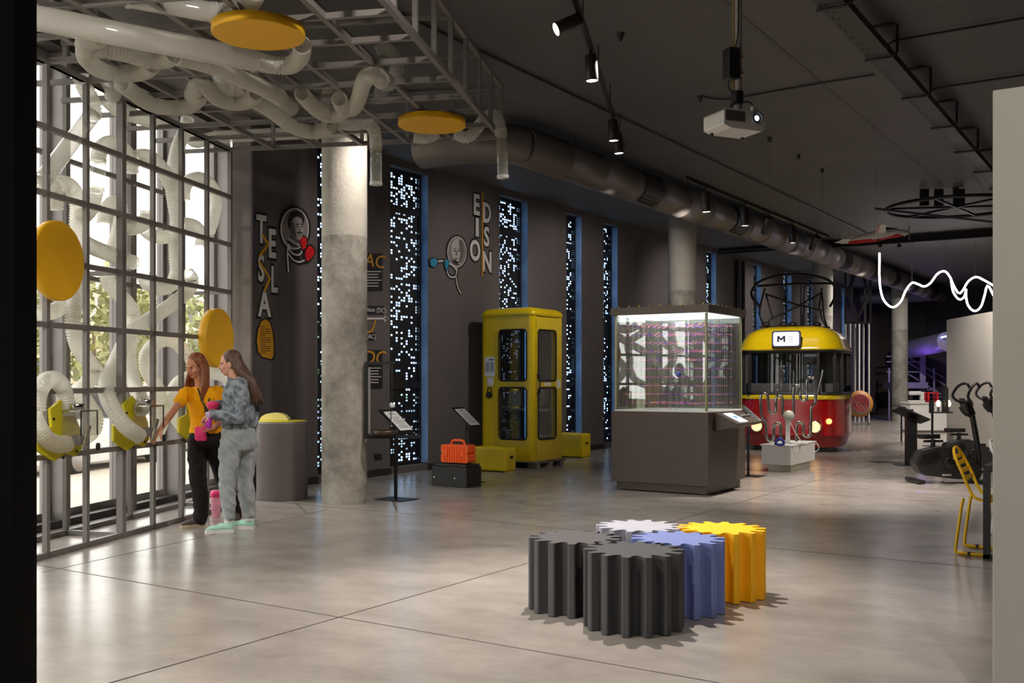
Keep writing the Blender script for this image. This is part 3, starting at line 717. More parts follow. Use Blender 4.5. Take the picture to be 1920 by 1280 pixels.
flat('plaque_edge', [(496.5 + (x - 496.5) * 1.18, 636 + (y - 636) * 1.08) for x, y in blob], mt['outline'], root, 0)
flat('plaque_face', blob, mt['gold'], root, .005)
for k in range(13):
    y = 612 + k * 4.1; flat('text_line', [(487, y), (487 + (19 if k % 4 else 10), y), (487 + (19 if k % 4 else 10), y + 1.3), (487, y + 1.3)], mt['outline'], root, .0095, .001)
def portrait(label, cx, cy, rx, ry, hair, dxb, glove, gl, cords):
    root = thing('wall_portrait', label, 'wall portrait', WP(cx, cy + ry))
    flat('outline', oval(cx, cy, rx * 1.16, ry * 1.12), mt['outline'], root, dxb)
    flat('ring', oval(cx, cy, rx, ry), mt['letter'], root, dxb + .004)
    flat('photo_ground', oval(cx, cy, rx * .93, ry * .94), mt['grey1'], root, dxb + .008)
    def f(nm, pts, m, l): flat(nm, [(cx + x * rx, cy + y * ry) for x, y in pts], m, root, dxb + .008 + l * .003, .003)
    f('jacket', [(-.62, .55), (-.2, .62), (.15, .80), (.3, .80), (.2, .88), (-.2, .82), (-.5, .70)], mt['grey2'], 1.5)
    f('collar', [(-.45, .42), (.1, .68), (.32, .70), (.3, .86), (-.1, .74), (-.5, .52)], mt['grey3'], 2)
    if hair:
        f('neck', [(-.35, .1), (.2, .4), (.2, .68), (-.35, .45)], mt['grey4'], 2)
        f('face', [(-.36, -.42), (.0, -.6), (.42, -.5), (.5, -.1), (.56, .12), (.48, .22), (.46, .42), (.3, .54), (.02, .48), (-.22, .26), (-.4, .05)], mt['grey3'], 3)
        f('cheek_shade', [(-.36, -.35), (-.1, -.3), (.0, .2), (.1, .5), (-.22, .26), (-.42, .02)], mt['grey4'], 4)
        f('hair', [(-.52, -.05), (-.56, -.4), (-.38, -.75), (.05, -.88), (.45, -.76), (.62, -.5), (.56, -.22), (.44, -.48), (.15, -.6), (-.1, -.55), (-.3, -.35), (-.36, -.02)], mt['grey2'], 5)
        f('moustache', [(.1, .17), (.3, .12), (.46, .19), (.44, .26), (.28, .20), (.1, .25)], mt['grey2'], 5)
        f('brow', [(.02, -.23), (.24, -.25), (.24, -.2), (.02, -.18)], mt['grey2'], 5); f('brow', [(.34, -.25), (.5, -.23), (.5, -.18), (.34, -.2)], mt['grey2'], 5)
        f('eye', [(.08, -.12), (.22, -.13), (.22, -.09), (.08, -.08)], mt['grey2'], 5); f('eye', [(.36, -.13), (.48, -.12), (.48, -.08), (.36, -.09)], mt['grey2'], 5)
        f('nose_shade', [(.28, -.1), (.34, .08), (.26, .1)], mt['grey4'], 5); f('mouth', [(.18, .31), (.4, .3), (.38, .35), (.2, .35)], mt['grey4'], 5)
    else:
        f('face', [(-.62, -.5), (-.35, -.8), (.1, -.88), (.5, -.7), (.62, -.3), (.6, .2), (.4, .6), (.0, .78), (-.3, .66), (-.55, .3), (-.66, -.1)], mt['grey3'], 2)
        f('shade', [(.15, -.8), (.5, -.7), (.62, -.3), (.6, .2), (.4, .6), (.1, .74), (.3, .2), (.2, -.3)], mt['grey4'], 3)
        for x in (-.42, .0): f('eye', [(x, -.1), (x + .22, -.12), (x + .22, -.05), (x, -.03)], mt['grey2'], 4); f('brow', [(x - .02, -.22), (x + .24, -.24), (x + .24, -.19), (x - .02, -.17)], mt['grey4'], 4)
        f('nose_shade', [(-.16, -.05), (-.06, -.05), (-.08, .24), (-.2, .22)], mt['grey4'], 4); f('mouth', [(-.3, .42), (.02, .40), (.0, .46), (-.28, .47)], mt['grey2'], 4)
    for pts in cords:
        stroke('cord_outline', pts, mt['outline'], root, dxb + .002, .075); stroke('cord', pts, mt['letter'], root, dxb + .009, .024)
    for pts in gl:
        gx = sum(p[0] for p in pts) / len(pts); gy = sum(p[1] for p in pts) / len(pts)
        flat('glove_outline', [(gx + (x - gx) * 1.32, gy + (y - gy) * 1.25) for x, y in pts], mt['outline'], root, dxb + .013)
        flat('boxing_glove', pts, glove, root, dxb + .018)
    return root
portrait('oval grey portrait of a dark-haired man with two red boxing gloves on cords', 552, 429, 26.5, 39, True, 0, mt['red'],
         [[(561, 447), (566, 444), (572, 446), (573, 456), (571, 466), (565, 468), (563, 460), (561, 455)], [(571, 470), (577, 461), (583, 462), (588, 470), (586, 478), (580, 486), (574, 490), (570, 480)]],
         [[(543, 452), (539, 472), (540, 495), (541, 512)], [(541, 466), (550, 476), (562, 477), (567, 467)], [(540, 474), (550, 487), (562, 491), (573, 486)]])
portrait('oval grey portrait of a white-haired man with two blue boxing gloves on cords', 858.5, 472, 18, 29, False, -.024, mt['blue'],
         [[(807, 487), (813, 484), (820, 486), (820, 496), (814, 501), (808, 497)], [(834, 487), (839, 486), (842, 491), (841, 499), (838, 506), (835, 500)]],
         [[(820, 490), (828, 489), (836, 490)], [(838, 506), (841, 516), (849, 520), (856, 516)], [(842, 494), (850, 499), (855, 506)], [(857, 500), (855, 520), (859, 540), (865, 551)]])
def info_panel(label, x0, y0, x1, y1, head, hx, lines):
    root = thing('wall_panel', label, 'wall panel', WP(x1, y1))
    flat('panel_board', [(x0, y0), (x1, y0), (x1, y1), (x0, y1)], mt['outline'], root, -.024, .008)
    c = WP(hx, y0 + 15); text_obj('heading', head, .27, mt['gold'], root, (XG - .012, c.y, c.z), bold=.004, shear=.2, sx=1.25, depth=.001)
    for k in range(lines):
        y = y0 + 33 + k * 5.4; flat('text_line', [(x0 + 6, y), (x1 - (8 if k % 3 else 3), y), (x1 - (8 if k % 3 else 3), y + 1.6), (x0 + 6, y + 1.6)], mt['letter'], root, -.0155, .001)
    return root
info_panel('small black wall panel headed AC in yellow, right of the concrete column', 668, 475, 719, 545, 'AC', 703, 6)
info_panel('small black wall panel headed DC in yellow, lower, right of the concrete column', 668, 656, 719, 728, 'DC', 703, 6)
root = thing('wall_diagram', 'white arrow and yellow curve diagram between the two small black panels', 'wall diagram', WP(700, 637))
flat('caption_board', [(668, 573), (722, 573), (722, 589), (668, 589)], mt['outline'], root, -.024, .006)
c = WP(706, 581); text_obj('caption', 'Edison (DC)', .10, mt['letter'], root, (XG - .014, c.y - .03, c.z), sx=1.05, depth=.001, bold=.003)
flat('caption_board', [(668, 623), (706, 623), (706, 638), (668, 638)], mt['outline'], root, -.024, .006)
c = WP(692, 630.5); text_obj('caption', 'Tesla (AC)', .10, mt['letter'], root, (XG - .014, c.y - .06, c.z), sx=1.05, depth=.001, bold=.003)
stroke('arrow_shaft', [(672, 597), (700, 597), (726, 597)], mt['letter'], root, -.022, .028)
flat('arrow_head', [(722, 590), (730, 597), (722, 604), (724, 597)], mt['letter'], root, -.022)
stroke('wave_curve', [(688, 622), (696, 621), (701, 610), (704, 599)], mt['gold'], root, -.020, .03)
so = WP(711, 856); b = MB(); b.box((XW + .008, so.y, so.z), (.014, .16, .09)); o = b.build('wall_socket', mt['black'], bevel=.004); tag(o, 'black double socket low on the wall under the small black panels', 'socket')

# ------------------------------------------------------------------ black frame exhibit fixed to the nearest column
dF = 11.62
root = thing('steel_frame_exhibit', 'thin black steel frame with round tray fixed to the nearest concrete column', 'exhibit', at_d(688, 820, dF))
def fp(fn, nm, mat): m = MB(); fn(m); return m.build(nm, mat, root, world=True)
fp(lambda m: m.bar(at_d(687, 678, dF), at_d(687, 822, dF), .034), 'upright', mt['black'])
fp(lambda m: m.bar(at_d(686, 680, dF), at_d(740, 680, dF + .1), .03), 'top_arm', mt['black'])
fp(lambda m: m.bar(at_d(686, 819, dF), at_d(790, 818, dF + .2), .04), 'bottom_arm', mt['black'])
fp(lambda m: m.cyl(at_d(692, 688, dF), at_d(692, 812, dF), .016), 'rod', mt['mull'])
tp = at_d(722, 814, dF - .05)
fp(lambda m: m.lathe([(.0, 0), (.14, 0), (.15, .01), (.15, .05), (.135, .05), (.13, .02), (0, .02)], tp, 32), 'round_tray', M('bronze_tray', (.28, .23, .19), .35, .6))
hp = [at_d(735, y, dF + .1) for y in (682, 690, 700, 712, 725, 738, 748, 756)]
fp(lambda m: m.tube(hp, [.006, .022, .008, .02, .006, .018, .006, .006], 8), 'hanging_weight', mt['black'])
fp(lambda m: m.tube([at_d(733, 758, dF + .1), at_d(733, 800, dF + .1)], .006, 6), 'wire', mt['steel'])
fp(lambda m: m.lathe([(0, -.03), (.03, -.02), (.03, .02), (0, .03)], at_d(735, 760, dF + .1), 14), 'pale_bob', mt['white'])

# ------------------------------------------------------------------ round drum table beside the pilaster
c = at_d(529, 940, 12.13); c.z = 0
root = thing('drum_table', 'grey drum-shaped pedestal with a yellow top beside the women', 'pedestal', c)
m = MB(); m.lathe([(.29, 0), (.30, .01), (.30, .895), (.305, .90), (.305, .925), (.295, .925)], (0, 0, 0), 48); m.build('drum', M('grey_laminate', (.43, .40, .40), .45, var=.03), root)
m = MB(); m.lathe([(0, .926), (.285, .926), (.29, .93), (.285, .934), (0, .934)], (0, 0, 0), 48); m.build('yellow_top', mt['lime'], root)
m = MB(); arc = [(cos(radians(a)) * .17, sin(radians(a)) * .085) for a in range(0, 181, 10)]
e = [Vector((-.09 + RT[0] * x, RT[1] * x - .05, .936 + y * 1.05)) for x, y in arc]
q = Vector((FW[0], FW[1], 0)) * .16
vs_ = e + [p + q for p in e]; k = len(e); m.add(vs_, [(i, i + 1, k + i + 1, k + i) for i in range(k - 1)], True); m.add(e, [tuple(range(k - 1, -1, -1))]); m.add([p + q for p in e], [tuple(range(k))])
m.build('half_round_cover', M('pale_yellow_shell', (.90, .86, .55), .35, var=.03), root)

# ------------------------------------------------------------------ reading stands
def info_stand(label, loc, rz=0.0, hgt=.93):
    root = thing('info_stand', label, 'info stand', loc, rz, 'slim black reading stands')
    m = MB(); m.bb(-.20, .22, -.17, .17, 0, .008); m.build('base_plate', mt['black'], root)
    m = MB(); m.bb(-.015, .015, -.015, .015, .008, hgt - .02); m.build('post', mt['black'], root)
    R = Matrix.Rotation(radians(39), 3, 'Y')
    m = MB(); m.box((.02, 0, hgt), (.42, .30, .012), R=R); m.build('sloped_board', mt['black'], root)
    n = R @ Vector((0, 0, 1)); c = Vector((.03, 0, hgt)) + n * .008
    m = MB(); m.box(c, (.34, .23, .003), R=R); p = m.build('printed_sheet', mt['paper'], root)
    t = MB()
    for k in range(11):
        if k == 2: continue
        t.box(c + R @ Vector((-.14 + k * .026, 0, .002)), (.008, .17 if k % 4 else .10, .001), R=R)
    t.build('text_lines', mt['ink'], p)
    return root
a = on_z(742, 936); info_stand('slim black reading stand between the concrete column and the orange case', (a.x, a.y, 0))
a = on_z(873, 904); info_stand('slim black reading stand behind the orange case', (a.x - .02, a.y + .02, 0), 0, .90)
a = on_z(1403, 892); info_stand('slim black reading stand between the glass case and the white plinth', (a.x, a.y, 0), 0, .92)

# ------------------------------------------------------------------ black box with an orange case on it
root = thing('black_box', 'low black box carrying the orange case', 'box', (-8.04, 10.98, 0))
m = MB(); m.bb(-.29, .29, -.18, .16, 0, .265); m.build('body', mt['black'], root, bevel=.006)
m = MB(); m.bb(-.26, .27, -.165, .15, .268, .30); m.build('lid', mt['black'], root, bevel=.004)
for x in (-.24, .1):
    m = MB(); m.cyl((x, -.18, .12), (x, -.188, .12), .009, n=10); m.build('screw', mt['steel'], root)
root = thing('orange_case', 'bright orange hard plastic case with a handle, on a low black box', 'case', (-8.02, 10.98, .301))
m = MB(); m.prism(rrect(.44, .12, .03), (0, -.09, .075), (1, 0, 0), (0, 0, 1), (0, .19, 0)); m.build('lower_shell', mt['orange'], root, bevel=.008)
m = MB(); m.prism(rrect(.44, .115, .03), (0, -.09, .195), (1, 0, 0), (0, 0, 1), (0, .19, 0)); m.build('lid_shell', mt['orange'], root, bevel=.008)
for k in range(9):
    x = -.16 + k * .04
    m = MB(); m.bb(x - .006, x + .006, -.102, -.088, .03, .23); m.build('rib', mt['orange'], root)
m = MB(); m.tube([(-.11, 0, .25), (-.095, 0, .295), (-.07, 0, .31), (.07, 0, .31), (.095, 0, .295), (.11, 0, .25)], .016, 10); m.build('handle', mt['orange'], root)
for x in (-.13, .13):
    m = MB(); m.bb(x - .025, x + .025, -.108, -.09, .10, .17); m.build('latch', mt['orange'], root, bevel=.004)

# ------------------------------------------------------------------ yellow boxes beside the telephone booth
def ybox(label, x0, x1, y0, y1, z1):
    root = thing('yellow_box', label, 'box', ((x0 + x1) / 2, (y0 + y1) / 2, 0), 0, 'yellow boxes beside the booth')
    w, d = (x1 - x0) / 2, (y1 - y0) / 2
    m = MB(); m.bb(-w, w, -d, d, .012, z1); m.build('shell', mt['boothy'], root, bevel=.035, seg=3)
    m = MB(); m.bb(w - .004, w + .003, -.045, .045, z1 * .55, z1 * .55 + .045); m.build('grip_hole', mt['rubber'], root)
    for sx in (-1, 1):
        m = MB(); m.bb(sx * w * .9 - .02, sx * w * .9 + .02, -d * .8, d * .8, 0, .012); m.build('foot', mt['boothy'], root)
ybox('yellow box in front of the telephone booth, next to the orange case', -9.19, -8.51, 12.90, 13.18, .375)
ybox('yellow box behind the telephone booth on its right', -9.55, -8.90, 15.98, 16.3, .44)

# ------------------------------------------------------------------ telephone booth
def holeplate(m, o, ax, ay, n, rect, hole, r=.06, mi=0):
    o = Vector(o); ax = Vector(ax); ay = Vector(ay); n = Vector(n); x0, x1, y0, y1 = rect; hx0, hx1, hy0, hy1 = hole
    H = [((hx0 + hx1) / 2 + p[0], (hy0 + hy1) / 2 + p[1]) for p in rrect(hx1 - hx0, hy1 - hy0, r, 5)]
    O = [c for c in ((x1, y1), (x0, y1), (x0, y0), (x1, y0)) for _ in range(6)]
    k = len(H); P = lambda q: o + ax * q[0] + ay * q[1]
    vs = [P(q) for q in H] + [P(q) for q in O] + [P(q) + n for q in H] + [P(q) + n for q in O]; fs = []
    for i in range(k):
        j = (i + 1) % k
        if O[i] == O[j]: fs += [(i, j, k + i), (2 * k + j, 2 * k + i, 3 * k + i)]
        else: fs += [(i, j, k + j, k + i), (2 * k + j, 2 * k + i, 3 * k + i, 3 * k + j), (k + i, k + j, 3 * k + j, 3 * k + i)]
        fs.append((j, i, 2 * k + i, 2 * k + j))
    m.add(vs, fs, False, mi)
BX0, BX1, BY0, BY1, BZ0, BZ1 = -9.52, -8.50, 13.65, 14.62, .12, 2.44
root = thing('telephone_booth', 'tall yellow telephone booth with dark meshed windows standing on a pallet', 'telephone booth', ((BX0 + BX1) / 2, (BY0 + BY1) / 2, .12))
def bp(fn, nm, mat, par=None, **k): m = MB(); fn(m); return m.build(nm, mat, par or root, world=True, **k)
cr_ = .09
for x, y in ((BX0 + cr_, BY0 + cr_), (BX1 - cr_, BY0 + cr_), (BX1 - cr_, BY1 - cr_), (BX0 + cr_, BY1 - cr_)):
    bp(lambda m: m.cyl((x, y, BZ0), (x, y, BZ1), cr_, n=28, caps=False), 'corner_post', mt['boothy'])
th = .035
WF = ((-9.15, -8.62), (1.40, 2.22), (.46, 1.29))
def front(m):
    holeplate(m, (0, BY0, 0), (1, 0, 0), (0, 0, 1), (0, th, 0), (BX0 + cr_, BX1 - cr_, 1.345, BZ1), (*WF[0], *WF[1]))
    holeplate(m, (0, BY0, 0), (1, 0, 0), (0, 0, 1), (0, th, 0), (BX0 + cr_, BX1 - cr_, BZ0, 1.345), (*WF[0], *WF[2]))
bp(front, 'front_wall', mt['boothy'])
DY = (13.80, 14.36)
def doorf(m):
    holeplate(m, (BX1, 0, 0), (0, 1, 0), (0, 0, 1), (-th, 0, 0), (BY0 + cr_, BY1 - cr_, 1.345, BZ1 - .012), (*DY, *WF[1]))
    holeplate(m, (BX1, 0, 0), (0, 1, 0), (0, 0, 1), (-th, 0, 0), (BY0 + cr_, BY1 - cr_, BZ0, 1.345), (*DY, *WF[2]))
door = bp(doorf, 'door', mt['boothy'])
bp(lambda m: m.bb(BX1 - .001, BX1 + .002, BY0 + cr_ - .003, BY0 + cr_ + .004, BZ0 + .1, BZ1 - .06), 'door_gap', mt['rubber'], door)
bp(lambda m: m.bb(BX0 + cr_, BX1 - cr_, BY1 - th, BY1, BZ0, BZ1), 'back_wall', mt['boothy'])
bp(lambda m: m.bb(BX0, BX0 + th, BY0 + cr_, BY1 - cr_, BZ0, BZ1), 'side_wall', mt['boothy'])
bp(lambda m: m.bb(BX0 + .05, BX1 - .05, BY0 + .05, BY1 - .05, BZ0, BZ0 + .04), 'floor_plate', mt['black'])
lining = M('dark_lining', (.20, .18, .17), .5)
bp(lambda m: (m.bb(BX0 + .05, BX1 - .10, BY1 - .06, BY1 - .04, .2, 2.4), m.bb(BX0 + .04, BX0 + .06, BY0 + .10, BY1 - .1, .2, 2.4)), 'lining', lining)
def roof(m):
    rings = []
    for ins, z in ((0, BZ1), (-.012, BZ1 + .005), (-.012, BZ1 + .05), (.01, BZ1 + .09), (.06, BZ1 + .125), (.16, BZ1 + .145)):
        rings.append([((BX0 + BX1) / 2 + p[0], (BY0 + BY1) / 2 + p[1], z) for p in rrect(BX1 - BX0 - 2 * ins, BY1 - BY0 - 2 * ins, max(.03, .10 - ins * .4), 6)])
    n = len(rings[0]); vs = [p for r in rings for p in r]
    fs = [(i * n + k, i * n + (k + 1) % n, (i + 1) * n + (k + 1) % n, (i + 1) * n + k) for i in range(len(rings) - 1) for k in range(n)]
    m.add(vs, fs, True); m.add(rings[-1], [tuple(range(n))]); m.add(rings[0], [tuple(range(n - 1, -1, -1))])
bp(roof, 'roof', mt['boothy'])
def gasket(m, plane, hx, hz):
    R0 = rrect(hx[1] - hx[0], hz[1] - hz[0], .06, 5); cx, cz = (hx[0] + hx[1]) / 2, (hz[0] + hz[1]) / 2
    pts = [((cx + p[0], BY0 - .004, cz + p[1]) if plane == 'f' else (BX1 + .004, cx + p[0], cz + p[1])) for p in R0]
    m.tube(pts, .014, 6, closed=True)
meshm = M('wire_mesh', (.30, .29, .28), .4, .8)
for pl_, hx in (('f', WF[0]), ('d', DY)):
    for hz in WF[1:]:
        g_ = bp(lambda m: gasket(m, pl_, hx, hz), 'window_gasket', mt['rubber'], root if pl_ == 'f' else door)
        if pl_ == 'f':
            bp(lambda m: m.bb(hx[0], hx[1], BY0 + .012, BY0 + .016, hz[0], hz[1]), 'window_pane', mt['pane'])
            def wires(m):
                k = 12
                for i in range(1, k): x = hx[0] + (hx[1] - hx[0]) * i / k; m.bb(x - .002, x + .002, BY0 + .018, BY0 + .022, hz[0], hz[1])
                k = 19
                for i in range(1, k): z = hz[0] + (hz[1] - hz[0]) * i / k; m.bb(hx[0], hx[1], BY0 + .022, BY0 + .026, z - .002, z + .002)
            bp(wires, 'wire_mesh', meshm)
        else:
            bp(lambda m: m.bb(BX1 - .018, BX1 - .014, hx[0], hx[1], hz[0], hz[1]), 'window_pane', mt['pane'], door)
bp(lambda m: m.tube([(BX1, 13.775, 1.20), (BX1 + .05, 13.775, 1.20), (BX1 + .05, 13.775, 1.50), (BX1, 13.775, 1.50)], .013, 10), 'door_handle', mt['black'], door)
bp(lambda m: m.bb(BX1, BX1 + .003, 13.99, 14.2, 1.325, 1.37), 'name_plate', mt['paper'], door)
bp(lambda m: m.bb(BX1, BX1 + .003, 14.40, 14.51, 1.28, 1.42), 'white_sticker', mt['paper'], door)
n_ = bp(lambda m: m.bb(-9.43, -9.23, BY0 - .004, BY0, 1.47, 1.79), 'notice_sheet', mt['paper'])
def nl(m):
    for c0 in (-9.41, -9.32):
        for k in range(9): m.bb(c0, c0 + .07, BY0 - .006, BY0 - .004, 1.69 - k * .017, 1.698 - k * .017)
    m.bb(-9.34, -9.25, BY0 - .006, BY0 - .004, 1.735, 1.755)
bp(nl, 'notice_text', mt['ink'], n_)
bp(lambda m: m.bb(-9.38, -9.26, BY0 - .004, BY0, 1.32, 1.45), 'blank_sticker', mt['paper'])
k_ = bp(lambda m: m.prism(rrect(.10, .10, .045), (-9.325, BY0, 1.17), (1, 0, 0), (0, 0, 1), (0, -.045, 0)), 'padlock', mt['black'])
bp(lambda m: (m.tube([(-9.36, BY0 - .02, 1.215), (-9.36, BY0 - .02, 1.27), (-9.325, BY0 - .02, 1.29), (-9.29, BY0 - .02, 1.27), (-9.29, BY0 - .02, 1.215)], .010, 8)), 'shackle', mt['black'], k_)
bp(lambda m: m.bb(-9.06, -8.82, BY1 - .2, BY1 - .06, .95, 1.25), 'telephone', M('grey_telephone', (.45, .44, .43), .4))
bp(lambda m: m.bb(-9.03, -8.79, BY0 + .10, BY0 + .12, .98, 1.23), 'paper_notice', M('yellowed_paper', (.62, .58, .5), .7))
bp(lambda m: m.bb(BX0 + .06, BX1 - .1, BY1 - .35, BY1 - .06, .90, .93), 'shelf', mt['mull'])
# pallet
root = thing('pallet', 'grey weathered wooden pallet under the telephone booth', 'pallet', ((BX0 + BX1) / 2, (BY0 + BY1) / 2, 0))
for i, y in enumerate((BY0 + .12, (BY0 + BY1) / 2, BY1 - .1)):
    for x in (BX0 + .1, (BX0 + BX1) / 2, BX1 - .05):
        bp(lambda m: m.bb(x - .07, x + .07, y - .05, y + .05, 0, .075), 'block', mt['wood'])
for k in range(3): x = (BX0 + .1, (BX0 + BX1) / 2, BX1 - .05)[k]; bp(lambda m: m.bb(x - .07, x + .07, BY0 + .02, BY1 + .04, .075, .097), 'bearer', mt['wood'])
for k in range(6): y = BY0 + .06 + k * .175; bp(lambda m: m.bb(BX0 - .02, BX1 + .04, y - .06, y + .06, .097, .118), 'deck_board', mt['wood'])
# ------------------------------------------------------------------ glass display case
CX0, CX1, CY0, CY1 = -6.08, -4.75, 11.68, 12.95
root = thing('display_case', 'large bronze display case with lit glass upper part full of beaded strings', 'display case', ((CX0 + CX1) / 2, (CY0 + CY1) / 2, 0))
def cp_(fn, nm, mat, par=None, **k): m = MB(); fn(m); return m.build(nm, mat, par or root, world=True, **k)
cp_(lambda m: m.bb(CX0 + .05, CX1 - .04, CY0 + .05, CY1 - .08, .015, .115), 'toe_kick', mt['brown'])
cp_(lambda m: m.bb(CX0, CX1, CY0, CY1, .115, 1.02), 'base_cabinet', mt['brown'], bevel=.004)
cp_(lambda m: m.bb(CX0 + .03, CX1 - .03, CY0 + .03, CY1 - .03, 1.02, 1.035), 'display_floor', mt['white'])
for x in (CX0 + .14, CX1 - .12):
    for y in (CY0 + .12, CY1 - .15): cp_(lambda m: m.cyl((x, y, 0), (x, y, .016), .03, n=12), 'foot', mt['black'])
GX0, GX1, GY0, GY1, GZ0, GZ1 = CX0 + .045, CX1 - .045, CY0 + .045, CY1 - .045, 1.02, 2.245
for nm, r_ in (('front', (GX0, GX1, GY0, GY0 + .01)), ('back', (GX0, GX1, GY1 - .01, GY1)), ('left', (GX0, GX0 + .01, GY0, GY1)), ('right', (GX1 - .01, GX1, GY0, GY1))):
    cp_(lambda m: m.bb(*r_, GZ0, GZ1), 'glass_pane', mt['caseglass'])
edge = M('green_glass_edge', (.52, .52, .36), .2, var=.05)
for x in (GX0, GX1):
    for y in (GY0, GY1): cp_(lambda m: m.bb(x - .013, x + .013, y - .013, y + .013, GZ0, GZ1), 'corner_strip', edge)
cp_(lambda m: m.bb(CX0 - .01, CX1 + .01, CY0 - .01, CY1 + .01, 2.25, 2.345), 'cap', mt['brown'], bevel=.004)
cp_(lambda m: m.bb(CX0 + .06, CX1 - .06, CY0 + .06, CY1 - .06, 2.236, 2.249), 'light_panel', emis('case_light', (.95, 1, .98), 2.2))
bm_ = M('brass_ball', (.72, .60, .36), .3, .7)
for k in range(9): cp_(lambda m: m.ell((CX0 + .08 + k * .145, CY0 + .06, 2.36), .016, nu=8, nv=6), 'brass_knob', bm_)
for k in range(1, 9): cp_(lambda m: m.ell((CX1 - .06, CY0 + .06 + k * .14, 2.36), .016, nu=8, nv=6), 'brass_knob', bm_)
thread = M('clear_thread', (.70, .72, .70), .3); beadm = [M('pink_bead', (.90, .50, .74), .3), M('violet_bead', (.42, .30, .80), .3), M('salmon_bead', (.95, .62, .58), .3)]
proto = None; rr = random.Random(5)
for i in range(13):
    for j in range(7):
        x = GX0 + .10 + i * .088; y = GY0 + .12 + j * .155
        m = MB(); m.bb(x - .0012, x + .0012, y - .0012, y + .0012, GZ0 + .02, GZ1 - .01)
        for k in range(10):
            z = GZ0 + .10 + k * .112
            L = rr.uniform(.008, .028); w_ = rr.choice((.003, .004, .006))
            m.box((x, y, z), (2 * L, .014, 2 * w_), mi=1 + rr.choice((0, 0, 1, 2)))
        m.build('bead_string', [thread] + beadm, root, world=True)
p = at_d(1272, 701, 12.6); cp_(lambda m: m.ell(p, .036), 'glass_ball', M('blue_violet_ball', (.36, .40, .70), .08))
# control desk on its right side
def desk(m): m.prism([(CX1, .80), (CX1 + .06, .80), (CX1 + .30, .86), (CX1 + .30, .885), (CX1 + .03, 1.01), (CX1, 1.01)], (0, 11.86, 0), (1, 0, 0), (0, 0, 1), (0, .86, 0))
ds = cp_(desk, 'control_desk', mt['brown'])
sl_ = Vector((.27, 0, -.125)).normalized(); up_ = Vector((.125, 0, .27)).normalized()
def on_desk(u, y): return Vector((CX1 + .03, y, 1.01)) + sl_ * u
m = MB(); m.prism([(.03, 12.02), (.27, 12.02), (.27, 12.30), (.03, 12.30)], Vector((CX1 + .03, 0, 1.01)) + up_ * .001, sl_, (0, 1, 0), up_ * .006); m.build('screen', emis('white_screen', (.9, .92, 1), 1.1), root, world=True)
m = MB(); m.prism([(.12, 12.12), (.17, 12.12), (.17, 12.2), (.12, 12.2)], Vector((CX1 + .03, 0, 1.01)) + up_ * .007, sl_, (0, 1, 0), up_ * .001); m.build('screen_mark', mt['blue'], root, world=True)
for k in range(4):
    c = on_desk(.15, 12.38 + k * .075); m = MB(); m.lathe([(.026, 0), (.026, .02), (.018, .03), (0, .03)], c, 14, axis=up_); m.build('push_button', mt['steel'], root, world=True)
ld = bpy.data.lights.new('case_glow', 'AREA'); ld.shape = 'RECTANGLE'; ld.size = 1.1; ld.size_y = 1.05; ld.energy = 7; ld.color = (.95, 1, .98)
o = bpy.data.objects.new('case_glow', ld); COL.objects.link(o); o.location = ((CX0 + CX1) / 2, (CY0 + CY1) / 2, 2.23)

# ------------------------------------------------------------------ white plinth with bent steel tube
root = thing('white_plinth', 'white box plinth carrying the bent steel tubes, in front of the tram', 'plinth', (-5.12, 15.9, 0))
m = MB(); m.bb(-.15, .20, -.5, .5, 0, .11); m.build('base', M('brushed_plinth_base', (.72, .69, .62), .3, .6), root)
m = MB(); m.bb(-.22, .24, -.62, .62, .11, .40); m.build('body', mt['white'], root, bevel=.004)
m = MB(); m.bb(-.24, .26, -.64, .64, .40, .42); m.build('top_slab', mt['white'], root, bevel=.004)
root = thing('tube_sculpture', 'polished steel tube bent into a wandering line on a white post', 'exhibit', (-5.12, 15.8, .42))
DP = 15.75
def meander(pts): return spline([at_d(x, y, DP) for x, y in pts], .025)
for nm, pts in (('bent_tube', [(1437, 790), (1430, 783), (1427, 775), (1426, 745), (1430, 738), (1437, 738), (1440, 745), (1442, 767), (1446, 774), (1452, 774), (1455, 767), (1455, 748), (1459, 742), (1464, 742), (1467, 748), (1468, 775), (1473, 782), (1478, 782)]),
                ('bent_tube', [(1434, 787), (1436, 800), (1437, 818), (1442, 826), (1448, 825), (1451, 817), (1451, 800), (1456, 794), (1461, 794), (1464, 800), (1464, 826)]),
                ('bent_tube', [(1484, 782), (1488, 775), (1488, 730), (1492, 723), (1498, 723), (1501, 730), (1501, 745), (1505, 751), (1510, 750), (1513, 743), (1513, 715), (1517, 708), (1524, 708), (1527, 715), (1529, 752), (1523, 760), (1521, 768), (1520, 810), (1516, 818), (1509, 817), (1506, 810), (1506, 798), (1503, 792), (1497, 792), (1494, 798), (1493, 828)])):
    m = MB(); m.tube(meander(pts), .023, 10); m.build(nm, mt['steel'], root, world=True)
m = MB(); m.bar(at_d(1477, 785, DP), at_d(1477, 834, DP), .07); m.build('post', mt['white'], root, world=True)
m = MB(); m.lathe([(0, -.04), (.075, -.04), (.085, 0), (.075, .04), (0, .04)], at_d(1479, 779, DP - .02), 20, axis=(.5, -1, .1)); m.build('round_hub', M('pale_green_hub', (.72, .72, .66), .3), root, world=True)
m = MB(); m.tube(spline([at_d(x, y, DP - .1) for x, y in ((1482, 792), (1492, 812), (1504, 828), (1516, 833), (1532, 832), (1535, 842), (1526, 848))], .03), .006, 6); m.build('white_cable', mt['white'], root, world=True)
m = MB(); m.tube(spline([at_d(x, y, DP - .5) for x, y in ((1480, 836), (1490, 848), (1500, 846), (1494, 836), (1486, 845), (1494, 858), (1496, 866), (1480, 868))], .03), .005, 6); m.build('white_cable', mt['white'], root, world=True)
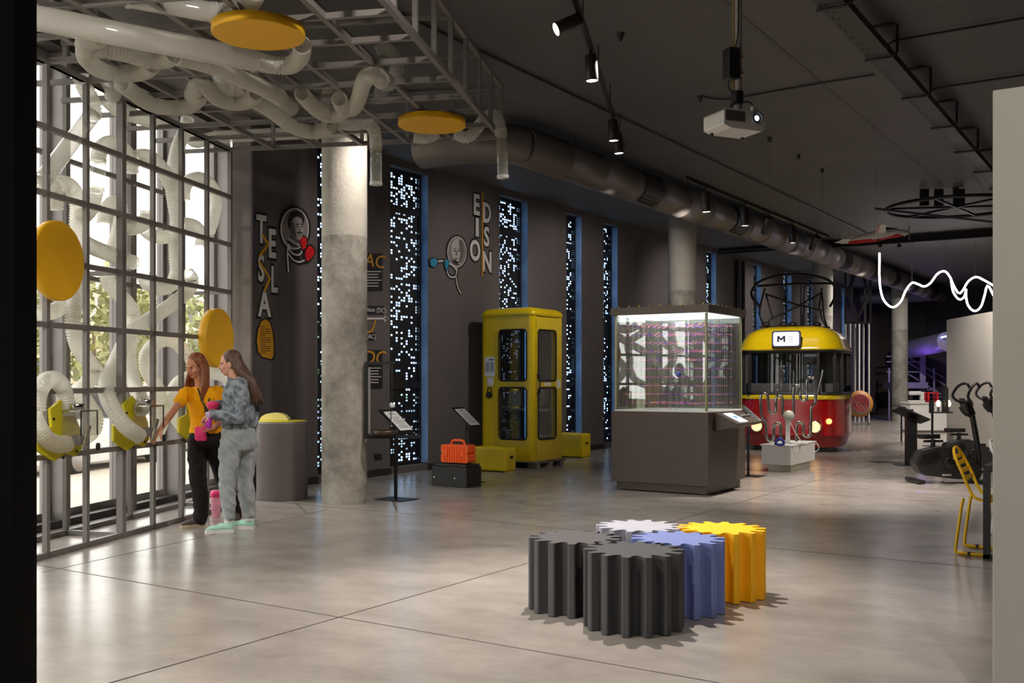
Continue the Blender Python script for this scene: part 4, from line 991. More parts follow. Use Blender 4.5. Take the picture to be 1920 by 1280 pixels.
m = MB(); m.tube([at_d(1529, 752, DP), at_d(1540, 708, DP), at_d(1543, 694, DP)], [.012, .012, .02], 8); m.build('steel_wand', mt['steel'], root, world=True)
m = MB(); m.tube(spline([at_d(x, y, DP - .3) for x, y in ((1455, 828), (1462, 822), (1470, 830), (1464, 834), (1454, 832))], .02), .022, 8, closed=True); o = m.build('blue_cord', M('blue_cord', (.12, .16, .55), .5)); tag(o, 'coiled blue cord lying on the white plinth top', 'cord')

# ------------------------------------------------------------------ tram front
c = at_d(1475, 835, 19.95); root = thing('tram', 'red and yellow rounded tram front with lit headlamps, sign and black roof pantograph', 'tram', (c.x, c.y, 0), radians(5))
mt['tred'] = M('tram_red', (.62, .03, .04), .22, var=.04, coat=.5); mt['tyel'] = M('tram_yellow', (.80, .68, .04), .22, var=.04, coat=.5)
TW, TL = 1.04, 1.5
def tring(z, ins, front=0.0, r=.42):
    return [(p[0], p[1] + TL / 2 + front * 0, z) for p in rrect(2 * (TW - ins), TL - 2 * ins, max(.06, r - ins * .5), 8)]
def skin(m, rings, capb=False, capt=False, mi=0):
    n = len(rings[0]); vs = [p for r in rings for p in r]
    m.add(vs, [(i * n + k, i * n + (k + 1) % n, (i + 1) * n + (k + 1) % n, (i + 1) * n + k) for i in range(len(rings) - 1) for k in range(n)], True, mi)
    if capt: m.add(rings[-1], [tuple(range(n))], False, mi)
    if capb: m.add(rings[0], [tuple(range(n - 1, -1, -1))], False, mi)
def bowed(z, ins, r=.42, bow=.10):
    return [(x, y - (bow * (1 - (x / TW) ** 2) if y < TL * .4 else 0), zz) for x, y, zz in tring(z, ins, 0, r)]
def tp_(fn, nm, mat, par=None, **k): m = MB(); fn(m); return m.build(nm, mat, par or root, **k)
tp_(lambda m: skin(m, [bowed(.10, .10), bowed(.30, .04), bowed(.31, .0), bowed(.33, -.012), bowed(.36, .0), bowed(.8, .0), bowed(1.03, .01)], True, True), 'red_lower_body', mt['tred'])
tp_(lambda m: skin(m, [bowed(1.03, -.005), bowed(1.12, -.005), bowed(1.13, .02)]), 'yellow_band', mt['tyel'])
tp_(lambda m: skin(m, [bowed(1.98, .03), bowed(1.99, -.012), bowed(2.03, -.012), bowed(2.06, .02), bowed(2.2, .07), bowed(2.33, .16), bowed(2.42, .30), bowed(2.47, .48), bowed(2.49, .62)], True, True), 'roof', mt['tyel'])
tp_(lambda m: skin(m, [bowed(1.12, -.012), bowed(1.17, -.008), bowed(1.175, .03)]), 'sill_gasket', mt['rubber'])
tp_(lambda m: skin(m, [bowed(1.925, .03), bowed(1.93, -.005), bowed(1.99, -.008)]), 'head_gasket', mt['rubber'])
G0, G1 = bowed(1.17, .02), bowed(1.93, .03)
tp_(lambda m: skin(m, [G0, G1]), 'windscreen', mt['pane'])
def pillar(i):
    def f(m):
        a = Vector(G0[i]); b = Vector(G1[i]); m.bar(a, b, .06, .06, up=(0, 1, 0))
    return f
near = [(i, p) for i, p in enumerate(G0)]
def idx(x, front): return min(near, key=lambda q: abs(q[1][0] - x) + (0 if (q[1][1] < .6) == front else 9))[0]
xs_sorted = sorted(set(idx(x, True) for x in (-1.0, -.9, .9, 1.0)) | set(idx(x, False) for x in (-1, -.6, .6, 1)))
for i in xs_sorted: tp_(pillar(i), 'pillar', mt['rubber'])
for x in (-.72, .62):
    tp_(lambda m: m.bar((x, -.075, 1.17), (x, -.06, 1.94), .05, .05, up=(0, 1, 0)), 'screen_divider', mt['rubber'])
# cab interior
grey_i = M('cab_grey', (.30, .30, .30), .6)
tp_(lambda m: m.bb(-TW + .12, TW - .12, .18, .5, 1.04, 1.34), 'dashboard', grey_i)
tp_(lambda m: (m.bb(-TW + .1, -.62, TL - .1, TL - .05, 1.04, 1.95), m.bb(-.3, .0, TL - .1, TL - .05, 1.04, 1.95), m.bb(.3, TW - .1, TL - .1, TL - .05, 1.04, 1.95), m.bb(-TW + .1, TW - .1, TL - .1, TL - .05, 1.72, 1.95)), 'rear_partition', grey_i)
tp_(lambda m: m.bb(.0, .32, .62, .75, 1.04, 1.42), 'driver_seat', mt['rubber'])
# sign
yF = -.15
s_ = tp_(lambda m: m.prism(rrect(.56, .32, .05), (.02, yF + .06, 2.21), (1, 0, 0), (0, 0, 1), (0, -.045, 0)), 'sign_frame', M('dark_blue_rim', (.16, .19, .33), .4))
tp_(lambda m: m.prism(rrect(.50, .27, .04), (.02, yF + .015, 2.21), (1, 0, 0), (0, 0, 1), (0, -.008, 0)), 'sign_face', emis('backlit_sign', (.95, .97, 1), 1.15), s_)
navy = M('navy_ink', (.10, .14, .24), .5)
tp_(lambda m: (m.bb(-.15, -.115, yF + .003, yF + .007, 2.15, 2.27), m.bb(-.03, .005, yF + .003, yF + .007, 2.15, 2.27), m.prism([(-.115, .0), (-.075, -.05), (-.03, .0), (-.03, -.05), (-.06, -.085), (-.09, -.085), (-.115, -.05)], (0, yF + .007, 2.27), (1, 0, 0), (0, 0, 1), (0, -.004, 0))), 'sign_letter', navy, s_)
tp_(lambda m: [m.bb(.06, .16, yF + .003, yF + .006, 2.245 - k * .045, 2.253 - k * .045) for k in range(3)], 'sign_lines', mt['ink'], s_)
def fy(x): return -.10 * (1 - (x / TW) ** 2)
for x in (-.565, .565):
    h = tp_(lambda m: m.lathe([(.09, -.03), (.125, -.02), (.13, .02), (.105, .035)], (x, fy(x) - .02, .50), 24, axis=(0, -1, 0), caps=False), 'headlamp_rim', mt['steel'])
    tp_(lambda m: m.lathe([(.0, .03), (.06, .028), (.104, .01)], (x, fy(x) - .025, .50), 24, axis=(0, -1, 0)), 'headlamp_lens', emis('warm_headlamp', (1, .50, .16), 3.2), h)
tp_(lambda m: m.lathe([(0, .03), (.04, .02), (.055, 0)], (.82, fy(.82) - .01, .61), 16, axis=(.3, -1, 0)), 'indicator', emis('amber_indicator', (1, .42, .12), 2.5))
tp_(lambda m: m.lathe([(0, .03), (.04, .02), (.055, 0)], (-.82, fy(-.82) - .01, .61), 16, axis=(-.3, -1, 0)), 'indicator', emis('amber_indicator_l', (1, .42, .12), 1.5))
tp_(lambda m: m.bb(TW - .012, TW + .006, .5, 1.1, 1.3, 1.88), 'side_window', mt['rubber'])
tp_(lambda m: m.bb(-TW + .3, TW - .3, .3, TL - .3, 0, .12), 'undercarriage', mt['black'])
# pantograph
DPn = 20.6
def onroof(m, nm):
    o = m.build(nm, mt['black'], root, world=True); o.rotation_euler = (0, 0, -root.rotation_euler.z); return o
def pt(nm, pts, r, sm=True):
    m = MB(); q = [at_d(x, y, DPn + d) for x, y, d in pts]; m.tube(spline(q, .06) if sm else q, r, 8); onroof(m, nm)
pt('pantograph_bow', [(1424, 574, 0), (1411, 558, 0), (1410, 544, 0), (1424, 528, -.05), (1452, 518, -.1), (1490, 514, -.1), (1528, 517, -.1), (1555, 526, -.05), (1567, 542, 0), (1564, 560, 0), (1556, 575, 0)], .026)
pt('pantograph_contact_bar', [(1420, 536, 0), (1490, 532, 0), (1562, 531, 0)], .024, False)
for nm, pts in (('pantograph_lower_arm', [(1434, 540, 0), (1425, 575, .2), (1424, 590, .3), (1432, 610, 0)]), ('pantograph_lower_arm', [(1436, 550, 0), (1448, 594, -.1), (1434, 612, 0)]), ('pantograph_lower_arm', [(1541, 540, 0), (1536, 575, .2), (1542, 600, .1), (1550, 616, 0)]), ('pantograph_lower_arm', [(1541, 550, 0), (1545, 595, -.1), (1552, 616, 0)]),
                ('pantograph_cross_brace', [(1438, 552, 0), (1490, 570, .2), (1542, 582, 0)]), ('pantograph_cross_brace', [(1542, 548, 0), (1495, 575, 0), (1447, 597, -.1)]), ('roof_rail', [(1424, 613, 0), (1490, 611, 0), (1556, 614, 0)])): pt(nm, pts, .02, False)
for x in (1469, 1486, 1436, 1532): 
    m = MB(); m.ell(at_d(x, 608, DPn), (.09, .07, .05)); onroof(m, 'insulator')

# ------------------------------------------------------------------ standing pipes and the spiral target
DT = 31.6
root = thing('pipe_frame', 'tall frame of hanging pale pipes under a dark truss beside the tram', 'exhibit', at_d(1608, 795, DT))
def sp(fn, nm, mat): m = MB(); fn(m); return m.build(nm, mat, root, world=True)
for x, d in ((1585, 0), (1632, 0), (1597, .7), (1622, .7)): sp(lambda m: m.bar(at_d(x, 512, DT + d), at_d(x, 606, DT + d), .06), 'truss_post', mt['black'])
for x0, y0, x1, y1 in ((1585, 605, 1632, 605), (1585, 540, 1610, 600), (1632, 540, 1608, 600), (1590, 545, 1604, 512), (1628, 545, 1614, 512), (1597, 604, 1622, 604)): sp(lambda m: m.bar(at_d(x0, y0, DT), at_d(x1, y1, DT), .06), 'truss_brace', mt['black'])
for x, d in ((1585, 0), (1594, .5), (1603, .2), (1611, .7), (1619, .1), (1629, 0)): sp(lambda m: m.cyl(at_d(x, 607, DT + d), at_d(x, 792, DT + d), .03, n=10), 'hanging_pipe', mt['white'])
sp(lambda m: m.bar(at_d(1590, 795, DT), at_d(1636, 795, DT), .3, .05), 'base_plate', mt['mull'])
ct = at_d(1612, 757, 30.9); ax_ = Vector((-FW[0], -FW[1], 0))
root = thing('spiral_target', 'round wooden board with a red and white ringed target', 'target', (ct.x, ct.y, ct.z - .42))
m = MB(); m.lathe([(0, -.03), (.40, -.03), (.41, 0), (.40, .03), (0, .03)], ct, 40, axis=ax_); m.build('wooden_board', M('amber_wood', (.76, .52, .24), .5), root, world=True)
U = Vector((RT[0], RT[1], 0))
m = MB(); m.lathe([(0, .031), (.31, .031)], ct, 40, axis=ax_, smooth=False); m.build('white_face', mt['paper'], root, world=True)
pts = [ct + ax_ * .036 + U * (cos(a) * (.03 + .27 * a / (7.2 * pi))) + Vector((0, 0, sin(a) * (.03 + .27 * a / (7.2 * pi)))) for a in [k * .2 for k in range(int(7.2 * pi / .2))]]
m = MB(); m.tube(pts, .019, 6); m.build('red_spiral', mt['red'], root, world=True)
for sg in (-1, 1): m = MB(); m.bar(ct + U * sg * .25 - ax_ * .06 - Vector((0, 0, .2)), Vector((ct.x, ct.y, 0)) + U * sg * .3 - ax_ * .1, .04); m.build('leg', mt['mull'], root, world=True)

# ------------------------------------------------------------------ lecterns, counter and lamps at the far right
c = on_z(1708, 872); root = thing('lectern', 'black pedestal lectern with a wide sloped top, left of the exercise bikes', 'lectern', (c.x, c.y, 0), YAW)
m = MB(); m.bb(-.24, .1, -.15, .15, 0, .01); m.build('base_plate', mt['black'], root)
m = MB(); m.bb(-.085, .085, -.06, .06, .01, .80); m.build('pedestal', mt['black'], root, bevel=.01)
R = Matrix.Rotation(radians(24), 3, 'Y') @ Matrix.Rotation(radians(-14), 3, 'X')
m = MB(); m.box((.0, 0, .83), (.52, .34, .025), R=R); m.build('sloped_top', mt['black'], root)
for x in (-.16, .17): m = MB(); m.box(Vector((0, 0, .83)) + R @ Vector((x, 0, .014)), (.06, .22, .003), R=R); m.build('pale_sheet', mt['paper'], root)
c = on_z(1706, 800, 0); root = thing('music_stand', 'slim black stand with a folded black plate in front of the far column', 'stand', at_d(1700, 797, 23), YAW)
m = MB(); m.bar((.06, 0, .0), (.06, 0, .72), .05); m.build('post', mt['black'], root)
m = MB(); m.bar((-.12, 0, .0), (-.12, 0, .72), .025); m.build('post', mt['black'], root)
m = MB(); m.prism([(-.26, .82), (-.05, .66), (.1, .66), (.12, .74), (.02, .72), (-.08, .80), (-.1, .74), (-.24, .84)], (0, -.1, 0), (1, 0, 0), (0, 0, 1), (0, .25, 0)); m.build('folded_plate', mt['black'], root)
root.location.z = 0
DC = 26.8; c = at_d(1707, 809, DC)
root = thing('counter', 'white counter at the back before the purple-lit stairs', 'counter', (c.x, c.y, 0), YAW)
m = MB(); m.bb(0, 1.9, 0, .7, .06, .77); m.build('body', mt['white'], root, bevel=.006)
m = MB(); m.bb(.02, 1.88, .03, .68, 0, .06); m.build('kick', mt['mull'], root)
m = MB(); m.bb(-.02, 1.92, -.02, .72, .77, .80); m.build('worktop', mt['white'], root)
for x in (.55, 1.1): m = MB(); m.bb(x - .004, x + .004, -.003, 0, .1, .74); m.build('door_gap', mt['ink'], root)
def onC(x, y, z): return Vector((c.x, c.y, 0)) + U * x + Vector((FW[0], FW[1], 0)) * y + Vector((0, 0, z))
root = thing('sewing_machine', 'small white machine standing on the white counter', 'machine', onC(.28, .3, .801), YAW)
m = MB(); m.bb(-.2, .2, -.09, .09, 0, .05); m.build('bed', mt['white'], root, bevel=.01)
m = MB(); m.bb(.10, .19, -.07, .07, .05, .27); m.build('column', mt['white'], root, bevel=.02)
m = MB(); m.bb(-.2, .12, -.06, .06, .19, .29); m.build('arm', mt['white'], root, bevel=.02)
m = MB(); m.bb(-.19, -.12, -.04, .04, .08, .19); m.build('head', mt['rubber'], root)
root = thing('red_box', 'small red open frame box on the white counter', 'box', onC(.68, .3, .801), YAW)
for x in (-.12, .12):
    for y in (-.1, .1): m = MB(); m.bb(x - .02, x + .02, y - .02, y + .02, 0, .24); m.build('corner_post', mt['red'], root)
m = MB(); m.bb(-.14, .14, -.12, .12, .24, .27); m.build('top', mt['red'], root); m = MB(); m.bb(-.14, .14, -.12, .12, 0, .03); m.build('bottom', mt['red'], root)
c2 = at_d(1748, 838, 21.5)
root = thing('lamp_stand', 'black open frame stand holding two glowing lamps', 'lamp stand', (c2.x, c2.y, 0), YAW)
m = MB(); m.bar((0, 0, 0), (0, 0, .72), .035); m.build('post', mt['black'], root)
m = MB(); m.bb(-.15, .15, -.15, .15, 0, .01); m.build('base_plate', mt['black'], root)
m = MB(); m.bb(-.03, .40, -.1, .1, .70, .73); m.build('shelf', mt['black'], root)
m = MB(); m.bb(-.03, .0, -.1, .1, .73, .98); m.build('side_panel', mt['black'], root); m = MB(); m.bb(.24, .30, -.1, .1, .73, 1.25); m.build('back_panel', mt['black'], root)
for x in (.13, .35):
    m = MB(); m.lathe([(0, 0), (.03, .02), (.045, .07), (.03, .13), (.0, .15)], (x, 0, .83), 14); l = m.build('glowing_bulb', emis('bulb', (1, .80, .45), 6), root)
    m = MB(); m.cyl((x, 0, .73), (x, 0, .84), .025); m.build('socket', mt['steel'], root)

# purple-lit stairs and duct at the very back
mt['purple'] = M('violet_lit_steel', (.62, .58, .72), .4)  # grey metal with the purple light tinted into its colour
DS_ = 38.0
root = thing('staircase', 'steel stair landing with railings bathed in purple light', 'staircase', at_d(1740, 783, DS_))
def st(fn, nm): m = MB(); fn(m); return m.build(nm, mt['purple'], root, world=True)
def bl(x0, y0, x1, y1, w=.05, d=0): return lambda m: m.bar(at_d(x0, y0, DS_ + d), at_d(x1, y1, DS_ + d), w)
st(bl(1729.5, 667, 1729.5, 783, .2), 'newel_post'); st(lambda m: m.bar(at_d(1665, 722, DS_), at_d(1730, 722, DS_), 1.0, .22), 'landing')
for y in (668, 678, 697): st(bl(1662, y, 1729, y, .045), 'rail')
for y0, y1 in ((680, 703), (690, 716), (711, 738)): st(bl(1700, y0 - 12, 1772, y1 + 6, .05, .3), 'stair_rail')
for x in (1667, 1751): st(bl(x, 690, x, 783, .06), 'post')
for k in range(7): st((lambda k: (lambda m: m.box(at_d(1738 + k * 7, 730 + k * 7, DS_ + .4), (.35, .9, .05), YAW)))(k), 'tread')
root = thing('air_duct', 'round duct sloping up under purple light at the back', 'duct', at_d(1735, 660, 37))
m = MB(); m.cyl(at_d(1695, 657, 38), at_d(1775, 640, 34.5), .33, n=24); m.build('pipe', mt['purple'], root, world=True)
m = MB(); m.bar(at_d(1697, 650, 37.6), at_d(1775, 630, 34.1), .05); m.build('glow_strip', emis('blue_white_strip', (.35, .45, 1), 3), root, world=True)
l = bpy.data.lights.new('purple_lamp', 'POINT'); l.energy = 22; l.color = (.36, .16, 1); l.shadow_soft_size = .15; o = bpy.data.objects.new('purple_lamp', l); COL.objects.link(o); o.location = at_d(1722, 690, 35.5)

# ------------------------------------------------------------------ exercise bikes
def bike(label, loc):
    root = thing('exercise_bike', label, 'exercise bike', loc, YAW, 'black exercise bikes by the partition')
    dk = M('bike_black', (.105, .10, .10), .35) if 'bk' not in mt else mt['bk']; mt['bk'] = dk
    dg = mt.get('bkg') or M('bike_graphite', (.20, .19, .185), .35); mt['bkg'] = dg
    def b(fn, nm, mat=dk, par=None, **k): m = MB(); fn(m); return m.build(nm, mat, par or root, **k)
    S = lambda pts: [((x - 380) * .00212, (760 - y) * .00212) for x, y in pts]
    b(lambda m: m.prism(S([(162, 640), (205, 565), (300, 540), (345, 535), (420, 560), (500, 600), (575, 650), (600, 700), (575, 745), (430, 745), (235, 722), (195, 700)]), (0, -.11, .03), (1, 0, 0), (0, 0, 1), (0, .22, 0)), 'housing', dg, bevel=.03)
    b(lambda m: m.prism(S([(185, 640), (215, 590), (300, 560), (330, 600), (250, 650)]), (0, -.118, .03), (1, 0, 0), (0, 0, 1), (0, .01, 0)), 'side_cover', dk)
    b(lambda m: m.lathe([(.0, 0), (.075, 0), (.08, .01), (.07, .02), (0, .02)], ((380 - 380) * .002, -.13, .03 + .255), 24, axis=(0, -1, 0)), 'crank_disc', dk)
    b(lambda m: m.bar((0, -.15, .285), (.07, -.16, .42), .02, .035), 'crank', dk); b(lambda m: m.box((.08, -.2, .43), (.10, .08, .03)), 'pedal', dk)
    b(lambda m: m.bar((0, .15, .285), (-.07, .16, .15), .02, .035), 'crank', dk); b(lambda m: m.box((-.08, .2, .14), (.10, .08, .03)), 'pedal', dk)
    for x in (-.42, .42): b(lambda m: m.box((x, 0, .035), (.10, .50, .05)), 'stabiliser_bar', dk, bevel=.015)
    b(lambda m: m.tube([(-.18, 0, .45), (-.17, 0, .60)], .03, 12), 'seat_post', dk)
    b(lambda m: m.box((-.17, 0, .575), (.26, .04, .03)), 'seat_slider', dk)
    b(lambda m: m.loft([((-.34, 0, .62), .015, .02, 0), ((-.33, 0, .64), .03, .09, 0)], 12), 'seat_back_edge', dk)
    b(lambda m: m.prism([(-.17, -.10), (-.10, -.11), (.02, -.045), (.12, -.03), (.13, .03), (.02, .045), (-.10, .11), (-.17, .10)], (-.20, 0, .61), (1, 0, 0), (0, 1, 0), (0, 0, .06)), 'saddle', dk, bevel=.02)
    b(lambda m: m.tube(spline([(.40, 0, .05), (.46, 0, .25), (.44, 0, .50), (.38, 0, .85), (.345, 0, 1.02)], .05), .038, 12), 'column', dk)
    b(lambda m: m.box((.30, 0, 1.03), (.10, .18, .22), R=Matrix.Rotation(radians(-22), 3, 'Y')), 'console', dk, bevel=.02)
    b(lambda m: m.box((.245, 0, 1.10), (.012, .15, .14), R=Matrix.Rotation(radians(-22), 3, 'Y')), 'console_screen', M('console_glass', (.16, .18, .22), .1) if 'cg' not in mt else mt['cg'])
    for sy in (-1, 1):
        b(lambda m: m.tube(spline([(.34, sy * .06, 1.08), (.26, sy * .2, 1.12), (.20, sy * .24, 1.20), (.27, sy * .22, 1.33), (.36, sy * .16, 1.37), (.40, sy * .15, 1.30)], .03), .019, 10), 'handlebar', mt['rubber'])
    b(lambda m: m.tube(spline([(.28, -.12, .92), (.18, -.14, .97), (.14, -.12, 1.05)], .03), .017, 8), 'bottle_holder', dk)
    b(lambda m: m.bb(-.10, .03, -.1195, -.1185, .11, .13), 'maker_plate', mt['paper'])
    return root
c = on_z(1773, 905); bike('black exercise bike nearer the white partition edge, its whole body in view', (c.x, c.y, 0))
c = on_z(1812, 884); bike('black exercise bike behind the first one, half hidden by the pale wall', (c.x + .05, c.y + .03, 0))

# ------------------------------------------------------------------ chairs and table at the right edge
def chair(label, loc, rz, mat):
    root = thing('metal_chair', label, 'chair', loc, rz)
    def b(fn, nm, **k): m = MB(); fn(m); return m.build(nm, mat, root, **k)
    for sy in (-1, 1):
        y = sy * .21
        b(lambda m: m.tube(spline([(-.16, y, .46), (-.175, y, .40), (-.215, y, .10), (-.215, y, .03), (-.18, y, .013), (.28, y, .013)], .03), .0125, 8), 'leg_frame')
        b(lambda m: m.tube([(.28, y, .013), (.26, y, .44)], .0125, 8), 'front_leg')
    b(lambda m: m.tube(spline([(.27, -.205, .45), (-.02, -.20, .45), (-.10, -.20, .50), (-.17, -.20, .66), (-.235, -.17, .80), (-.255, -.08, .855), (-.258, 0, .862), (-.255, .08, .855), (-.235, .17, .80), (-.17, .20, .66), (-.10, .20, .50), (-.02, .20, .45), (.27, .205, .45)], .03), .012, 8), 'back_loop')
    for k, z in enumerate((.62, .68, .74, .79)):
        b(lambda m: m.bar((-.155 - (z - .62) * .52, -.19 + k * .008, z), (-.155 - (z - .62) * .52, .19 - k * .008, z), .006, .038), 'back_slat')
    for k in range(6): b(lambda m: m.box((-.0 + k * .05, 0, .452), (.038, .40, .006)), 'seat_slat')
    for x, y in ((-.12, -.21), (-.12, .21)):
        m = MB(); m.cyl((x, y, .0), (x, y, .028), .016, n=10); m.build('rubber_glide', mt['rubber'], root)
    return root
chair('yellow slatted metal chair at the black table on the right', (-1.27, 9.16, 0), 0, mt['yellow'])
chair('white slatted metal chair mostly hidden behind the pale wall', (-1.17, 10.42, 0), 0, mt['white'])
tq = on_z(1843, 1047); root = thing('table', 'black square-legged table cut off by the pale wall on the right', 'table', (tq.x, tq.y, 0), 0)
m = MB(); m.bb(0, .85, 0, .62, .70, .745); m.build('tabletop', mt['black'], root, bevel=.003)
for x in (.025, .825):
    for y in (.025, .595): m = MB(); m.bb(x - .025, x + .025, y - .025, y + .025, 0, .70); m.build('leg', mt['black'], root)
m = MB(); m.bb(0, .85, .0, .05, 0, .035); m.build('foot_rail', mt['black'], root)

# ------------------------------------------------------------------ gear stools
def gear(label, px, py, mat, rot, top=.447, nt=14):
    c = on_z(px, py, top)
    root = thing('gear_stool', label, 'stool', (c.x, c.y, 0), rot, 'foam gear stools')
    poly = []
    for k in range(nt):
        a0 = 2 * pi * k / nt; st_ = 2 * pi / nt
        for f, r in ((-.185, .285), (-.13, .292), (.13, .292), (.185, .285), (.22, .262), (.27, .240), (.35, .224), (.43, .217), (.5, .215), (.57, .217), (.65, .224), (.73, .240), (.78, .262)):
            poly.append((r * cos(a0 + f * st_), r * sin(a0 + f * st_)))
    m = MB(); m.prism(poly, (0, 0, .004), (1, 0, 0), (0, 1, 0), (0, 0, top - .004)); o = m.build('gear_body', mat, root, bevel=.004)
    m = MB(); m.cyl((0, 0, 0), (0, 0, .004), .2, n=24); m.build('base_pad', mt['rubber'], root)
    return root
gear('darkest charcoal gear stool, nearest the camera', 1188, 1029, M('charcoal_foam', (.235, .235, .24), .75, var=.05), .08)
gear('dark grey gear stool on the left of the group', 1078, 1006, M('dark_grey_foam', (.27, .26, .265), .75, var=.05), .22)
gear('pale grey gear stool at the back left of the group', 1199, 985, M('pale_grey_foam', (.62, .62, .66), .7, var=.03), .0)
gear('slate blue gear stool in the middle of the group', 1271, 1008, M('slate_blue_foam', (.42, .47, .68), .75, var=.04), .15)
gear('bright yellow gear stool at the back right of the group', 1352, 989, M('yellow_foam', (.98, .72, .02), .6, var=.03), .05)
# ------------------------------------------------------------------ ceiling services
XD, ZD, RD = -6.99, 4.42, .255
root = thing('ventilation_duct', 'long grey round ventilation duct running under the ceiling along the wall', 'duct', (XD, 24, ZD - RD))
m = MB(); pts = []; rs = []; y = 10.9
while y < 38:
    pts += [(XD, y, ZD), (XD, y + .93, ZD), (XD, y + .94, ZD), (XD, y + .99, ZD)]; rs += [RD, RD, RD + .012, RD + .012]; y += 1.0
m.tube(pts, rs, 40, caps=True); m.build('pipe', mt['duct'], root, world=True)
m = MB(); m.tube([(XD, 37.8, ZD), (XD - .25, 38.15, ZD), (XD - .9, 38.3, ZD), (XD - 2.6, 38.3, ZD)], RD * .98, 28); m.build('elbow', mt['duct'], root, world=True)
m = MB(); m.tube([(XD, 10.95, ZD), (XD - .12, 10.7, ZD), (XD - .5, 10.45, ZD), (XD - 1.2, 10.42, ZD)], RD * .98, 28); m.build('elbow', mt['duct'], root, world=True)
for y in (14.1, 18.0, 21.6, 25.4, 28.4, 30.8, 33.4, 36.4):
    vs_ = []; fs_ = []; n = 10; r0 = RD + .016
    for yy in (y, y + .62):
        for k in range(n + 1):
            a = radians(-75 + 130 * k / n); vs_.append((XD + r0 * cos(a), yy, ZD + r0 * sin(a)))
    fs_ = [(k, n + 1 + k, n + 2 + k, k + 1) for k in range(n)]
    m = MB(); m.add(vs_, fs_, True); g_ = m.build('grille', mt['grille'], root, world=True)
    m = MB()
    for k in range(9):
        a = radians(-68 + 14.5 * k); m.bar((XD + (r0 + .004) * cos(a), y + .02, ZD + (r0 + .004) * sin(a)), (XD + (r0 + .004) * cos(a), y + .60, ZD + (r0 + .004) * sin(a)), .006)
    m.build('grille_slats', mt['mulld'], g_, world=True)
for y in (12.0, 15.8, 19.6, 23.4, 27.2, 31, 34.8): 
    m = MB(); m.bar((XD - .2, y, ZC), (XD - .2, y, ZD + .15), .012); m.bar((XD + .2, y, ZC), (XD + .2, y, ZD + .15), .012); m.build('hanger', mt['black'], root, world=True)
# cable tray with brackets
root = thing('cable_tray', 'perforated dark cable tray hung from the ceiling on brackets, upper right', 'cable tray', (-2.3, 12, 4.45))
dkm = M('dark_tray', (.235, .225, .22), .5, .3)
m = MB(); m.bb(-2.41, -2.20, 5.0, 30, 4.45, 4.455); m.build('tray_floor', dkm, root, world=True)
for x in (-2.41, -2.20): m = MB(); m.bb(x - .003, x + .003, 5, 30, 4.45, 4.52); m.build('tray_side', dkm, root, world=True)
m = MB(); y = 5.3
while y < 22:
    m.bb(-2.39, -2.37, y, y + .10, 4.4485, 4.45); m.bb(-2.345, -2.335, y + .05, y + .11, 4.4485, 4.45); y += .19
m.build('slots', mt['base'], root, world=True)
for k in range(11):
    y = 8.27 + k * 1.55 - 1.55 * 2
    m = MB(); m.tube([(-2.43, y, 4.43), (-2.19, y, 4.43), (-2.14, y, 4.46), (-2.14, y, 4.72), (-2.20, y, 4.735), (-2.36, y, 4.735)], .014, 8); m.build('bracket', mt['black'], root, world=True)
def cond(label, pts, r=.012):
    m = MB(); m.tube(pts, r, 8); o = m.build('conduit', mt['black']); tag(o, label, 'conduit', 'thin black conduits on the ceiling'); return o
for px, py, lb in ((1684, 75, 'thin black conduit crossing the ceiling right of the cable tray, nearer'), (1761, 164, 'thin black conduit crossing the ceiling right of the cable tray, farther')):
    a = on_z(px, py, 4.72); cond(lb, [(a.x - .18, a.y, 4.50), (a.x - .14, a.y, 4.66), (a.x - .05, a.y, 4.72), (8.5, a.y, 4.72)])
cond('thin black conduit running along the ceiling parallel to the round duct', [(-5.82, 7.0, 4.72), (-5.82, 24.5, 4.72)], .014)
a = on_z(1317, 180, 4.735); b = on_z(1345, 186, 4.73); c = on_z(1385, 183, 4.735); d = on_z(1640, 140, 4.735); cond('thin black cable strung across the ceiling behind the projector pole', spline([a, b, c, on_z(1480, 166, 4.735), d], .1), .010)
jt = MB(); jt.bb(-3.292, -3.278, 5, 41, 4.7485, 4.7495); struct(jt.build('trim_23', mt['base']))
bmx = MB(); p = on_z(1560, 463, 4.6); bmx.bb(-9.7, 8.8, 24.5, 24.62, 4.60, ZC); struct(bmx.build('trim_24', mt['base']))
a = MB(); a.tube([(-9.6, 24.35, 4.66), (-7.5, 24.35, 4.66), (-6.9, 24.35, 4.56), (2, 24.35, 4.56)], .03, 8); tag(a.build('conduit', mt['black']), 'thick black conduit crossing the hall under the ceiling above the neon rope', 'conduit', 'thin black conduits on the ceiling')

